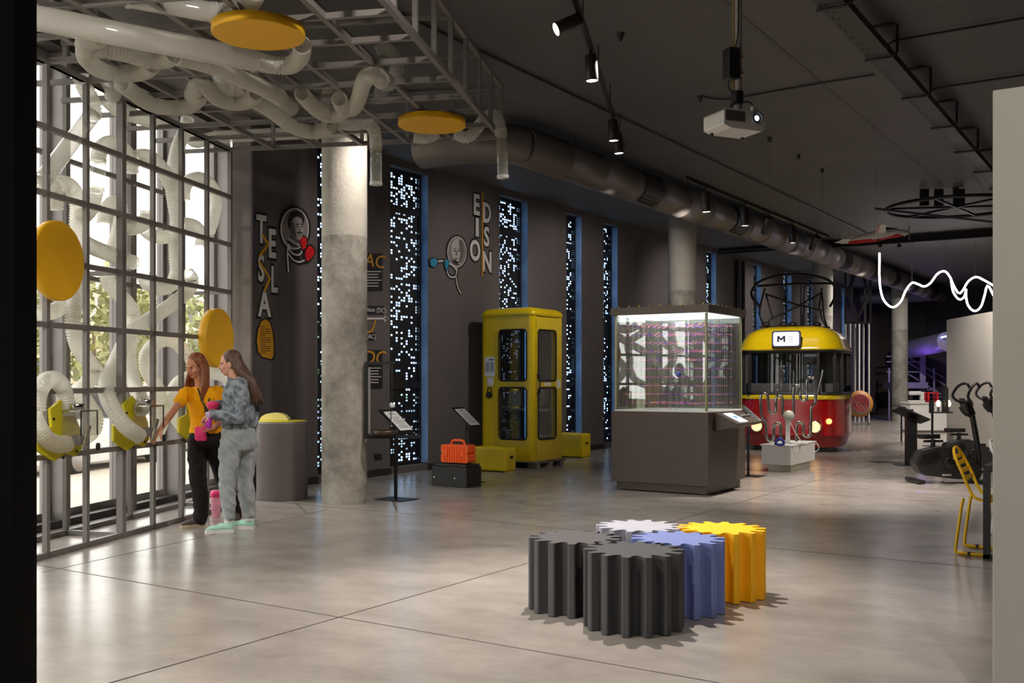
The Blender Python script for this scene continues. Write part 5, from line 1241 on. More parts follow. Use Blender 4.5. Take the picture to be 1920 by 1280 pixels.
# track lamps
def track(label, a, b, grp=None):
    root = thing('lighting_track', label, 'lighting track', ((a[0] + b[0]) / 2, (a[1] + b[1]) / 2, a[2]))
    m = MB(); m.bar(a, b, .04, .045); m.build('rail', mt['black'], root, world=True); return root
lampbody = M('lamp_black', (.15, .135, .13), .4)
def track_lamp(label, top, aim, bright=True, L=.20, r=.05, energy=0, size=45, tgt=None, z0=None):
    top = Vector(top); d = Vector(aim).normalized()
    root = thing('track_spotlight', label, 'spotlight', top, 0, 'black cylinder spotlights on ceiling tracks')
    c0 = top + Vector((0, 0, -.06)) - d * .02; c1 = c0 + d * L
    m = MB(); m.bar(top + Vector((0, 0, .03)), c0 + d * .03, .025); m.build('bracket', mt['black'], root, world=True)
    m = MB(); m.tube([c0, c0 + d * .008, c1 - d * .004, c1], [r * .9, r, r, r * .96], 24, caps=False); m.add([], []); m.build('body', lampbody, root, world=True)
    m = MB(); m.lathe([(0, 0), (r * .9, 0)], c0, 24, axis=d); m.build('back_cap', lampbody, root, world=True)
    m = MB(); m.lathe([(0, 0), (r * .9, 0)], c1 - d * .006, 24, axis=d); m.build('lens', mt['lampwhite'] if bright else mt['black'], root, world=True)
    if energy:
        s = spot('spot_beam', c1 + d * .01, c1 + d * 3, energy, size, .7)
    return root
T1a, T1b = (-4.05, 7.15, 4.5), (-6.08, 12.03, 4.5)
u1 = (Vector(T1b) - Vector(T1a)).normalized()
T1s = Vector(T1a) - u1 * 1.6
track('black lighting track hanging near the overhead lattice, carrying four lamps', tuple(T1s), T1b)
for k in range(5):
    pA = Vector(T1s) + u1 * (.8 + k * 1.35); m = MB(); m.cyl((pA.x, pA.y, 4.52), (pA.x, pA.y, ZC), .006, n=6); tag(m.build('suspension_wire', mt['black']), 'thin wire by which a lighting track hangs from the ceiling', 'wire', 'track suspension wires')
def alongT1(px):
    best = min((abs((960 + FPX * (P.x * RT[0] + P.y * RT[1]) / (P.x * FW[0] + P.y * FW[1])) - px), i) for i, P in enumerate([Vector(T1s) + u1 * (.02 * j) for j in range(345)]))
    return Vector(T1s) + u1 * (.02 * best[1])
LP = []
for px, lb, aim, en in ((1084, 'spotlight at the near end of the track, tilted toward the viewer', (-.55, -.62, -.42), 0), (1108, 'second spotlight along the near track, pointing straight down', (.04, .03, -1), 0), (1147, 'third spotlight along the near track, pointing straight down', (.02, .05, -1), 0), (1156, 'last spotlight at the far end of the near track', (.06, .05, -1), 0)):
    P = alongT1(px if px < 1120 else px + 2); LP.append(track_lamp(lb, (P.x, P.y, 4.47), aim, L=.24, r=.058))
TX = -4.64; track('black lighting track hung on thin wires above the display case', (TX, 10.7, 3.72), (TX, 16.4, 3.72))
for k, (px, lb, aim) in enumerate(((1323, 'first spotlight on the far track, above the glass case', (.03, .05, -1)), (1396, 'second spotlight on the far track', (.02, .06, -1)), (1441, 'third spotlight on the far track, tilted sideways', (-.35, .3, -.8)), (1485, 'fourth spotlight on the far track', (.02, .06, -1)), (1532, 'unlit last spotlight on the far track', (-.5, .4, -.7)))):
    y = min((abs(960 + FPX * (TX * RT[0] + (10.7 + .02 * j) * RT[1]) / (TX * FW[0] + (10.7 + .02 * j) * FW[1]) - px), 10.7 + .02 * j) for j in range(290))[1]
    track_lamp(lb, (TX, y, 3.69), aim, bright=k in (0, 1, 3), L=.24, r=.055)
for px in (1313, 1382, 1443, 1497, 1542):
    y = min((abs(960 + FPX * (TX * RT[0] + (10.7 + .02 * j) * RT[1]) / (TX * FW[0] + (10.7 + .02 * j) * FW[1]) - px), 10.7 + .02 * j) for j in range(290))[1]
    root = thing('suspension_wire', 'thin wire by which a lighting track hangs from the ceiling', 'wire', (TX, y, 3.74), 0, 'track suspension wires')
    m = MB(); m.cyl((TX, y, 3.74), (TX, y, 4.70), .004, n=6); m.build('wire', mt['mull'], root, world=True)
    m = MB(); m.cyl((TX, y, 4.68), (TX, y, ZC), .012, .035, 12); m.build('ceiling_cone', mt['black'], root, world=True)
a = on_z(1164, 62, 4.75); m = MB(); m.cyl((a.x, a.y, 4.67), (a.x, a.y, ZC), .012, .04, 12); tag(m.build('ceiling_cone', mt['black']), 'lone black cone fitting on the ceiling right of the near track', 'ceiling fitting')

# projector on a pole
PD = 8.2
pc = at_d(1377, 230, PD)
root = thing('projector', 'white projector with a glowing lens hung on a ceiling pole', 'projector', (pc.x, pc.y, pc.z - .09), YAW + radians(24))
m = MB(); m.prism([(-.20, -.06), (-.13, -.085), (.17, -.085), (.20, -.06), (.20, .05), (.17, .07), (-.17, .07), (-.20, .05)], (0, -.14, .09), (1, 0, 0), (0, 0, 1), (0, .28, 0)); m.build('casing', mt['white'], root, bevel=.012)
m = MB(); m.bb(-.19, .0, -.146, -.139, .06, .145); m.build('vent_panel', mt['mull'], root)
m = MB()
for k in range(12): m.bb(-.185 + k * .0152, -.180 + k * .0152, -.149, -.146, .065, .14)
m.build('vent_slats', mt['mulld'], root)
m = MB(); m.lathe([(.055, 0), (.055, .03), (.045, .035), (.04, .02)], (.10, -.14, .10), 24, axis=(0, -1, 0)); m.build('lens_ring', mt['mull'], root)
m = MB(); m.lathe([(0, .022), (.042, .018)], (.10, -.14, .10), 24, axis=(0, -1, 0)); m.build('lens', emis('projector_beam', (.55, .80, 1), 9), root)
for x in (-.15, .15): m = MB(); m.cyl((x, .1, -.01), (x, .1, .01), .015, n=10); m.build('foot', mt['rubber'], root)
pp = at_d(1384, 205, PD + .02)
root = thing('projector_pole', 'pale ceiling pole with a black box, holding the projector', 'pole', (pp.x, pp.y, pp.z))
m = MB(); m.cyl((pp.x, pp.y, pp.z - .02), (pp.x, pp.y, ZC), .03, n=20); m.build('pole', mt['pier'], root, world=True)
m = MB(); m.bar((pp.x - .04 * RT[0], pp.y - .04 * RT[1], pp.z + .1), (pp.x - .04 * RT[0], pp.y - .04 * RT[1], ZC), .02); m.build('cable_duct', M('yellowish_flex', (.62, .55, .38), .5), root, world=True)
m = MB(); q = at_d(1371, 121, PD); m.box(q, (.10, .12, .25), YAW + .3); m.build('black_box', mt['black'], root, world=True, bevel=.008)
for y in (108, 138): q = at_d(1384, y, PD); m = MB(); m.cyl(q - Vector((0, 0, .012)), q + Vector((0, 0, .012)), .042, n=18); m.build('clamp', mt['steel'], root, world=True)
m = MB(); m.cyl(at_d(1382, 196, PD), at_d(1382, 172, PD), .05, n=18); m.build('joint', mt['black'], root, world=True)
for pts in ([(1366, 150), (1366, 165), (1376, 176)], [(1380, 190), (1372, 198), (1366, 207)], [(1386, 195), (1402, 190), (1412, 198), (1410, 206)], [(1385, 0), (1384, 60), (1379, 90)]):
    m = MB(); m.tube(spline([at_d(x, y, PD - .05) for x, y in pts], .03), .006, 6); m.build('cable', mt['black'], root, world=True)
m = MB(); m.box(at_d(1414, 204, PD - .05), (.05, .03, .03), YAW + .5); m.build('white_plug', mt['white'], root, world=True)

# ring truss with hangers
rc = at_d(1792, 388, 17.6); zr = rc.z
root = thing('ring_light', 'black tubular ring truss hung from the ceiling at the upper right', 'ring truss', rc)
m = MB(); m.tube([(rc.x + 1.15 * cos(a), rc.y + 1.15 * sin(a), zr) for a in [2 * pi * k / 48 for k in range(48)]], .03, 8, closed=True); m.build('ring', mt['black'], root, world=True)
for a in (.4, 1.45, 2.5): m = MB(); m.bar((rc.x - 1.15 * cos(a), rc.y - 1.15 * sin(a), zr), (rc.x + 1.15 * cos(a), rc.y + 1.15 * sin(a), zr), .035); m.build('spoke', mt['black'], root, world=True)
for px, py in ((1733, 372), (1760, 374), (1800, 370)): 
    q = at_d(px, py, 17.6); m = MB(); m.bar((q.x, q.y, zr + .02), (q.x, q.y, 4.72), .10, .14); m.build('hanger_box', mt['black'], root, world=True)
m = MB(); m.bar((rc.x, rc.y, zr + .02), (rc.x, rc.y, ZC), .08); m.build('hub', mt['black'], root, world=True)
q0 = at_d(1642, 391, 16.9); q1 = at_d(1861, 416, 15.5); m = MB(); m.bar(q0, q1, .035); m.build('long_bar', mt['black'], root, world=True)

# model airplane
AD = 16.0; ac = at_d(1640, 442, AD)
root = thing('model_airplane', 'white and red model airplane hanging under the ceiling', 'model airplane', ac, YAW)
wm = mt['white']
R = Matrix.Rotation(radians(-9), 3, 'Y')
def apx(x, y): return ((x - 1640) * .00842, 0, (442 - y) * .00842)
m = MB(); P = [apx(1577, 455), apx(1590, 452), apx(1615, 447), apx(1640, 443), apx(1660, 438), apx(1682, 436), apx(1697, 437), apx(1703, 437)]; m.tube(P, [.02, .035, .06, .085, .085, .06, .045, .02], 14); f_ = m.build('fuselage', wm, root)
m = MB(); m.tube([(p[0], -.005, p[2] - .022) for p in P[1:7]], [.03, .05, .068, .066, .05, .02], 14); m.build('red_stripe', mt['red'], root)
m = MB(); m.tube([(p[0], -.004, p[2] + .05) for p in P[3:6]], [.03, .055, .02], 12); m.build('canopy', mt['rubber'], root)
m = MB(); m.prism([apx(1576, 434)[::2], apx(1586, 436)[::2], apx(1598, 450)[::2], apx(1580, 455)[::2]], (0, -.01, 0), (1, 0, 0), (0, 0, 1), (0, .02, 0)); m.build('tail_fin', wm, root)
m = MB(); m.box((-.50, 0, -.08), (.12, .42, .012)); m.build('tailplane', wm, root)
for sy in (-1, 1):
    a0 = Vector((.0, sy * .06, .02)); m = MB(); m.prism([(-.02, 0), (.16, 0), (.02 - .1, .62), (-.16 - .03, .62)], a0, (1, 0, .1), (0, sy * 1, .10), (0, 0, .018)); w_ = m.build('wing', wm, root)
    m = MB(); m.prism([(-.03, .1), (-.01, .1), (-.16, .6), (-.18, .6)], a0 + Vector((0, 0, -.003)), (1, 0, .1), (0, sy * 1, .10), (0, 0, .024)); m.build('red_band', mt['red'], w_)
m = MB(); m.box((.545, 0, .045), (.012, .02, .22)); m.build('propeller', mt['mull'], root)
for x in (.02, .32): m = MB(); m.bar((x, -.06, -.05), (x + .02, -.12, -.16), .012); m.lathe([(0, -.015), (.03, -.012), (.03, .012), (0, .015)], (x + .02, -.12, -.17), 12, axis=(0, 1, 0)); m.build('landing_gear', mt['rubber'], root)
m = MB(); m.cyl(ac + Vector((.0, 0, .08)), (ac.x, ac.y, ZC), .003, n=5); m.build('wire', mt['mull'], root, world=True)
root.rotation_euler = (0, 0, YAW)

# neon rope
ND = 24.3
root = thing('neon_rope', 'glowing white flexible light rope looping down from the ceiling at right', 'light rope', at_d(1740, 580, ND))
neon = emis('white_neon', (1, .93, .97), 11)
for pts in ([(1649, 474), (1649, 490), (1649, 519), (1651, 542), (1658, 564), (1674, 576), (1689, 565), (1698, 545), (1710, 530), (1722, 533), (1733, 537), (1745, 530), (1757, 514), (1770, 508), (1780, 517), (1789, 537), (1798, 550), (1806, 543), (1815, 528), (1829, 519), (1843, 524), (1866, 537)],
            [(1783, 522), (1787, 546), (1798, 561), (1808, 556), (1812, 540), (1811, 552), (1815, 572), (1827, 583), (1839, 575), (1846, 554), (1852, 535), (1864, 556)]):
    m = MB(); m.tube(spline([at_d(x, y, ND) for x, y in pts], .06), .022, 10); m.build('light_tube', neon, root, world=True)
for x, y in ((1710, 528), (1770, 506), (1829, 517)): m = MB(); p = at_d(x, y, ND); m.cyl(p, (p.x, p.y, ZC - .03), .006, n=5); m.build('wire', mt['mull'], root, world=True)
# pipes on the wall
for y in (25.9, 26.35): m = MB(); m.cyl((XW + .08, y, 0.02), (XW + .08, y, 4.6), .05, n=12); tag(m.build('wall_pipe', mt['black']), 'pair of dark vertical pipes on the wall between two lit slots', 'pipe', 'dark wall pipes')

# ------------------------------------------------------------------ outside the glass
def tree(label, s, n, hgt, rad, seed, col):
    root = thing('street_tree', label, 'tree', sn(s, n, -.14), 0, 'trees across the street'); r = random.Random(seed)
    m = MB(); m.tube([(0, 0, 0), (.05, .03, hgt * .3), (0, 0, hgt * .62)], [.17, .13, .05], 8); m.build('trunk', M('bark', (.40, .35, .30), .9), root)
    m = MB()
    for _ in range(1500):
        a = r.uniform(0, 2 * pi); t = r.uniform(-1, 1); q = r.uniform(.45, 1) ** .6
        c = Vector((rad * q * sqrt(1 - t * t) * cos(a), rad * q * sqrt(1 - t * t) * sin(a), hgt * .62 + hgt * .42 * q * t))
        c += Vector((r.gauss(0, .3), r.gauss(0, .3), r.gauss(0, .3)))
        u = Vector((r.gauss(0, 1), r.gauss(0, 1), r.gauss(0, 1))).normalized(); v = u.orthogonal().normalized(); k = r.uniform(.12, .26)
        m.add([c + u * k, c + v * k * .6, c - u * k, c - v * k * .6], [(0, 1, 2, 3)])
    m.build('foliage', M('leaves', col, .7, var=.2, scale=2), root)
for i, (s, n, h_, r_) in enumerate(((12, -24, 4.6, 2.0), (18, -25, 5.4, 2.5), (24, -24.5, 5.0, 2.4), (30, -26, 5.6, 2.8), (38, -25, 5.8, 3.0), (47, -27, 6.0, 3.2), (57, -27, 6.2, 3.4), (68, -26, 6.0, 3.2))):
    tree(['leafy green tree across the street, seen at the far left of the glass', 'leafy green tree across the street, second bay from the left', 'leafy green tree across the street behind the second and third feeders', 'leafy green tree across the street behind the middle bay', 'leafy green tree across the street behind the sweeping hose', 'leafy green tree across the street behind the looping hose', 'leafy green tree across the street behind the last bay', 'leafy green tree across the street, nearest the pilaster'][i], s, n, h_, r_, 40 + i, (.50, .51, .30) if i % 2 else (.55, .54, .36))
def car(label, px, py, col, zz=-.16):
    c = on_z(px, py, zz); root = thing('parked_car', label, 'car', c, GA + pi / 2, 'cars parked on the street')
    bm2 = M('car_paint', col, .3)
    # local x along the street
    m = MB(); m.prism([(-2.0, .25), (2.0, .25), (2.05, .55), (1.95, .80), (1.1, .92), (-1.9, .95), (-2.05, .6)], (0, -.85, 0), (1, 0, 0), (0, 0, 1), (0, 1.7, 0)); m.build('body', bm2, root, bevel=.08, seg=3)
    m = MB(); m.prism([(-1.75, .93), (1.05, .90), (.45, 1.38), (.1, 1.47), (-1.2, 1.47), (-1.6, 1.25)], (0, -.75, 0), (1, 0, 0), (0, 0, 1), (0, 1.5, 0)); m.build('cabin', bm2, root, bevel=.06)
    for sy in (-.765, .765): m = MB(); m.prism([(-1.45, .96), (.75, .94), (.3, 1.34), (-1.15, 1.38)], (0, sy - .01, 0), (1, 0, 0), (0, 0, 1), (0, .02, 0)); m.build('side_window', mt['rubber'], root)
    for x in (-1.25, 1.25):
        for y in (-.78, .78):
            m = MB(); m.lathe([(.0, -.1), (.30, -.1), (.32, 0), (.30, .1), (0, .1)], (x, y, .32), 24, axis=(0, 1, 0)); w_ = m.build('wheel', mt['rubber'], root)
            m = MB(); m.lathe([(0, -.11), (.19, -.11), (.19, .11), (0, .11)], (x, y, .32), 16, axis=(0, 1, 0)); m.build('hub_cap', mt['pier'], w_)
    return root
car('white hatchback parked outside, seen below the first feeder', 145, 884, (.88, .87, .86))
car('grey car parked outside, seen between the white hatchback and the women', 334, 845, (.42, .36, .36))
root = thing('apartment_building', 'pale apartment block far across the street beyond the trees', 'building', sn(62, -52, -.12), GA + pi / 2)
m = MB(); m.bb(-26, 26, -6, 6, 0, 8.6); m.build('walls', M('cream_render', (.74, .66, .58), .9), root)
m = MB(); m.bb(-26.4, 26.4, -6.4, 6.4, 8.6, 8.9); m.build('roof_slab', mt['pier'], root)
for i in range(12):
    for j in range(3): m = MB(); m.bb(-24 + i * 4.2, -22.2 + i * 4.2, -6.05, -5.95, 1.4 + j * 2.6, 2.9 + j * 2.6); m.build('window', mt['mulld'], root)
# ------------------------------------------------------------------ the two women
mt['skin'] = M('skin', (.86, .64, .53), .5, var=.04, scale=12); mt['skin2'] = M('skin_tan', (.80, .56, .43), .5, var=.04, scale=12)
mt['eyed'] = M('eye_dark', (.16, .11, .09), .3); mt['lip'] = M('lips', (.74, .36, .34), .4)
from mathutils import noise as mnoise
def remesh(mb, name, mats, parent, voxel=.006, smooth=3, paint=None, folds=0, ff=9.0):
    tmp = bpy.data.objects.new('tmp', mb.mesh('tmp', mats)); COL.objects.link(tmp)
    r = tmp.modifiers.new('r', 'REMESH'); r.mode = 'VOXEL'; r.voxel_size = voxel; r.use_smooth_shade = True
    s = tmp.modifiers.new('s', 'SMOOTH'); s.factor = .5; s.iterations = smooth
    bpy.context.view_layer.update()
    me = bpy.data.meshes.new_from_object(tmp.evaluated_get(bpy.context.evaluated_depsgraph_get()))
    old = tmp.data; bpy.data.objects.remove(tmp); bpy.data.meshes.remove(old)
    me.name = name; off = worldloc(parent); me.transform(Matrix.Translation(-off))
    if folds:                         # soft creases in the cloth
        nr_ = [v.normal.copy() for v in me.vertices]
        for v, n_ in zip(me.vertices, nr_):
            q = v.co; s_ = mnoise.noise(Vector((q.x * ff * .8, q.y * ff * .8, q.z * ff * 1.5 + (q.x + q.y) * ff * .9)))
            s2 = mnoise.noise(Vector((q.x * ff * 2.3 + 7, q.y * ff * 2.3, q.z * ff * 2.6 - (q.x - q.y) * ff * 1.4)))
            v.co = q + n_ * (folds * (1 - 2.2 * abs(s_)) + folds * .45 * s2)
    me.materials.clear()
    for m_ in (mats if isinstance(mats, (list, tuple)) else [mats]): me.materials.append(m_)
    me.polygons.foreach_set('use_smooth', [True] * len(me.polygons)); me.polygons.foreach_set('material_index', [0] * len(me.polygons))
    if paint:
        for p in me.polygons:
            k = paint(p.center + off)
            if k: p.material_index = k
    o = bpy.data.objects.new(name, me); COL.objects.link(o); o.parent = parent; return o
def limb(m, pts, radii, n=14, step=.03):
    P = [Vector(p) for p in pts]; Q = spline(P, step); L = [0]
    for i in range(1, len(Q)): L.append(L[-1] + (Q[i] - Q[i - 1]).length)
    K = [0]
    for i in range(1, len(P)): K.append(K[-1] + (P[i] - P[i - 1]).length)
    rs = []
    for l in L:
        t = l / max(L[-1], 1e-6) * K[-1]; j = 0
        while j < len(K) - 2 and t > K[j + 1]: j += 1
        f = min(1, max(0, (t - K[j]) / max(1e-6, K[j + 1] - K[j]))); f = f * f * (3 - 2 * f)
        rs.append(radii[j] * (1 - f) + radii[j + 1] * f)
    m.tube(Q, rs, n); m.ell(Q[0], rs[0], nu=n, nv=8); m.ell(Q[-1], rs[-1], nu=n, nv=8)
def basis(f, up=(0, 0, 1)):
    X = Vector(f).normalized(); Y = Vector(up).cross(X).normalized(); Z = X.cross(Y); return Matrix((X, Y, Z)).transposed()
def head(m, c, R):
    E_ = lambda p, r: m.ell(Vector(c) + R @ Vector(p), r, R, 18, 12)
    E_((-.012, 0, .032), (.092, .074, .083)); E_((.018, 0, -.030), (.066, .058, .080)); E_((.050, 0, -.088), (.027, .028, .024)); E_((.03, 0, -.072), (.05, .046, .035))
    E_((.086, 0, -.014), (.016, .011, .026)); E_((.099, 0, -.032), (.014, .0125, .011)); E_((.052, .036, -.030), (.030, .026, .030)); E_((.052, -.036, -.030), (.030, .026, .030))
    E_((.0825, 0, -.0585), (.011, .021, .0065)); E_((.080, 0, -.071), (.011, .019, .0065)); E_((.074, 0, .014), (.016, .046, .014))
    for s in (-1, 1): E_((-.008, s * .074, -.016), (.019, .009, .030))
def hand(m, wrist, d, nrm, curl=(.3, .4, .3), thumb=1, spread=.0, L=1.0):
    d = Vector(d).normalized(); nrm = Vector(nrm); nrm = (nrm - d * nrm.dot(d)).normalized(); w = d.cross(nrm) * thumb; w0 = Vector(wrist)
    R = Matrix((d, w, nrm)).transposed()
    m.ell(w0 + d * .045 * L, (.052 * L, .038, .016), R, 14, 8); m.ell(w0 + d * .07 * L, (.03, .040, .013), R, 14, 8); m.ell(w0 + d * .025 * L + w * .02, (.035, .02, .016), R, 12, 8)
    for k, (o, l) in enumerate(((.030, .068), (.011, .077), (-.009, .072), (-.028, .056))):
        p = w0 + d * (.082 - abs(o) * .12) * L + w * o; dd = (d + w * o * spread * 10).normalized(); pts = [p - d * .015, p]; a = 0
        for j in range(3):
            a += curl[j] * (1 + .12 * k); q = dd * cos(a) + nrm * sin(a); p = p + q * l * L * (.44, .31, .25)[j]; pts.append(p)
        m.tube(pts, [.0092, .009, .0085, .0078, .0065], 8); m.ell(p, .0065, nu=8, nv=6)
    p = w0 + d * .022 + w * .030; q = (d * .75 + w * .55 + nrm * .35).normalized(); pts = [p, p + q * .036, p + q * .036 + (q + d * .3 + nrm * .3).normalized() * .030]
    m.tube(pts, [.0125, .0105, .008], 8); m.ell(pts[-1], .008, nu=8, nv=6)
def face_paint(c, R, browc=4):
    Ri = R.transposed()
    def f(p):
        q = Ri @ (p - Vector(c))
        if q.x < .05 or abs(q.y) > .06 or abs(q.z) > .1: return 0
        if ((abs(q.y) - .030) / .0115) ** 2 + ((q.z + .0085) / .0050) ** 2 < 1: return 1
        if .012 < abs(q.y) < .048 and abs(q.z - .0135 + (abs(q.y) - .03) ** 2 * 4) < .0030: return 3
        if abs(q.y) < .023 and -.077 < q.z < -.053 and q.x > .072: return 2
        return 0
    return f
def shoe(parent, heel, dirv, mat, solem, L=.255):
    d = Vector((dirv[0], dirv[1], 0)).normalized(); R = basis(d); h = Vector(heel)
    m = MB()
    for p, r in (((.045, 0, .062), (.045, .036, .045)), ((.035, 0, .085), (.036, .033, .03)), ((.10, 0, .058), (.07, .037, .036)), ((.165, 0, .048), (.065, .042, .028)), ((.205, 0, .042), (.045, .036, .022))): m.ell(h + R @ Vector(p), r, R, 14, 10)
    s = remesh(m, 'shoe', mat, parent, .007, 2)
    o = [(0, -.03), (.02, -.038), (.10, -.040), (.19, -.046), (.245, -.03), (.26, 0), (.245, .028), (.19, .042), (.10, .036), (.02, .036), (0, .03), (-.008, 0)]
    m = MB(); m.prism(o, h + Vector((0, 0, .001)), d, R @ Vector((0, 1, 0)), (0, 0, .034)); sl = m.build('sole', solem, s, world=True, bevel=.006)
    m = MB()
    for k in range(4): m.bar(h + R @ Vector((.105 + k * .02, -.022, .094 - k * .007)), h + R @ Vector((.105 + k * .02, .022, .094 - k * .007)), .007)
    return s
def cloth(name, col, **k): return M(name, col, .85, var=k.get('var', .12), scale=k.get('scale', 14), bump=k.get('bump', .35), spec=.2, bdist=.035, pos=k.get('pos', (.3, .7)))
def hair_mat(name, col): return M(name, col, .42, var=.45, scale=26, stretch=(3, 3, .22), bump=.5)

# ---- woman in the yellow shirt
dA_ = 9.85
def JA(px, py, y=0.0): return at_d(px, py, dA_ + y)
base = JA(395, 990, .1); base.z = 0
wa = thing('person', 'person with long auburn hair in yellow T-shirt and black trousers reaching to a feeder', 'person', base)
yA = YAW + atan2(-.38, .92)
def zA(py): return EYE + (HOR - py) * dA_ / FPX
hc = JA(366.5, 686, -.03); hf = Vector((RT[0] * -.56 + FW[0] * -.80, RT[1] * -.56 + FW[1] * -.80, -.30)); HR = basis(hf)
sh_r, el_r, wr_r = JA(348, 737, -.05), JA(320, 777, -.28), JA(299, 807, -.46)
sh_l, el_l, wr_l = JA(411, 733, .08), JA(423, 778, .0), JA(402, 800, -.16)
m = MB(); head(m, hc, HR)
limb(m, [JA(377, 728, .02), JA(374, 715, .01), JA(370, 698, -.01)], [.060, .047, .048])
tors = [(JA(386, 835, .03), .15, .105), (JA(386, 815, .03), .150, .105), (JA(385, 790, .03), .125, .088), (JA(383, 765, .02), .135, .098), (JA(381, 745, .02), .145, .095), (JA(380, 733, .02), .14, .07), (JA(379, 727, .02), .09, .055)]
m.loft([(c, a, b, yA) for c, a, b in tors])
limb(m, [sh_r, el_r, wr_r], [.042, .034, .024]); limb(m, [sh_l, el_l, wr_l], [.042, .034, .024])
hd = (JA(284, 823, -.54) - wr_r); hand(m, wr_r, hd, (RT[0] * -.2, RT[1] * -.2, -1), (.35, .5, .4), 1, .03)
hand(m, wr_l, JA(380, 810, -.2) - wr_l, (FW[0] * -.3, FW[1] * -.3, 1), (.5, .6, .5), -1)
legsA = [[JA(372, 832, .0), JA(373, 893, -.05), JA(377, 973, -.05)], [JA(401, 832, .06), JA(418, 893, .22), JA(440, 965, .36)]]
for L_ in legsA: limb(m, L_, [.075, .05, .036])
remesh(m, 'body', [mt['skin2'], mt['eyed'], mt['lip'], M('auburn_brow', (.42, .25, .15), .6)], wa, .0048, 3, face_paint(hc, HR))
m = MB()
m.loft([(c + Vector((0, 0, .0)), a + .020, b + .022, yA) for c, a, b in ((JA(386, 812, .03), .150, .105), (JA(386, 797, .03), .138, .098), (JA(385, 785, .03), .130, .092), (JA(383, 765, .02), .138, .102), (JA(381, 745, .02), .146, .098), (JA(380, 734, .02), .142, .072), (JA(379, 726, .02), .088, .05))])
for a_, b_ in ((sh_r, el_r), (sh_l, el_l)):
    limb(m, [a_.lerp(Vector(tors[4][0]), .25), a_, a_.lerp(b_, .38)], [.062, .060, .058])
remesh(m, 'yellow_t_shirt', cloth('yellow_jersey', (.96, .66, .03), var=.05, bump=.2), wa, .008, 4, None, .006, 10)
m = MB(); m.loft([(c, a, b, yA) for c, a, b in ((JA(386, 808, .03), .162, .118), (JA(386, 822, .03), .172, .125), (JA(387, 838, .03), .170, .120))])
limb(m, [JA(370, 832, .0), JA(371, 893, -.05), JA(376, 930, -.05), JA(376, 972, -.05)], [.098, .078, .070, .066]); limb(m, [JA(401, 832, .06), JA(418, 893, .22), JA(432, 932, .3), JA(441, 966, .36)], [.098, .076, .068, .062])
remesh(m, 'black_trousers', cloth('black_cotton', (.135, .115, .115), var=.2), wa, .008, 3, None, .009, 7)
hm = hair_mat('auburn_hair', (.50, .27, .13))
m = MB(); m.ell(hc + HR @ Vector((-.026, 0, .040)), (.094, .084, .092), HR, 22, 14); m.ell(hc + HR @ Vector((-.05, 0, -.02)), (.065, .08, .09), HR, 18, 12)
rr = random.Random(3)
for k in range(46):
    a = radians(-100 + 200 * k / 45); u = -cos(a) ; v = sin(a)       # round the back of the skull, ear to ear and a little forward
    st0 = hc + HR @ Vector((-.022 + .072 * u * -1 * -1, .080 * v, .055)); st1 = hc + HR @ Vector((-.018 + .088 * u, .092 * v, -.03))
    side = 1 if v > 0 else -1
    drop = rr.uniform(.27, .36)
    end = st1 + HR @ Vector((.045 + .03 * u, .035 * v, 0)); end.z = st1.z - drop; mid = st1.lerp(end, .5) + HR @ Vector((0, .018 * v, 0))
    limb(m, [st0, st1, mid, end], [.018, .021, .020, .007], 8, .05)
remesh(m, 'long_hair', hm, wa, .0062, 1)
shoe(wa, Vector((legsA[0][2].x, legsA[0][2].y, 0)) + Vector((RT[0] * .03 + FW[0] * .05, RT[1] * .03 + FW[1] * .05, 0)), (RT[0] * -.75 + FW[0] * -.6, RT[1] * -.75 + FW[1] * -.6), M('dark_shoe', (.30, .26, .24), .6), M('cream_sole', (.74, .68, .58), .6))
shoe(wa, Vector((legsA[1][2].x, legsA[1][2].y, 0)) + Vector((FW[0] * .04, FW[1] * .04, 0)), (RT[0] * .3 + FW[0] * -.9, RT[1] * .3 + FW[1] * -.9), M('dark_shoe_b', (.30, .26, .24), .6), M('cream_sole_b', (.74, .68, .58), .6))
m = MB(); m.tube(spline([JA(371, 728, -.06), JA(377, 745, -.13), JA(387, 766, -.135), JA(392, 750, -.10), JA(394, 732, -.05)], .02), .008, 8); m.build('lanyard', mt['black'], wa, world=True)
m = MB(); m.box(JA(387, 768, -.14), (.035, .008, .06), YAW - .3); m.build('lanyard_card', mt['black'], wa, world=True)
# belongings
m = MB(); P0 = JA(377, 800, -.235)
m.loft([(JA(378, 826, -.22), .050, .022, YAW + .1), (JA(377, 822, -.22), .056, .028, YAW + .1), (JA(375.5, 812, -.22), .054, .026, YAW + .1), (JA(375, 803, -.22), .052, .018, YAW + .1), (JA(377, 799, -.22), .046, .008, YAW + .1)], 18)
o = m.build('pouch', M('hot_pink_fabric', (.98, .22, .48), .6, bump=.3)); tag(o, 'hot pink pouch in the hand of the woman in yellow', 'pouch')

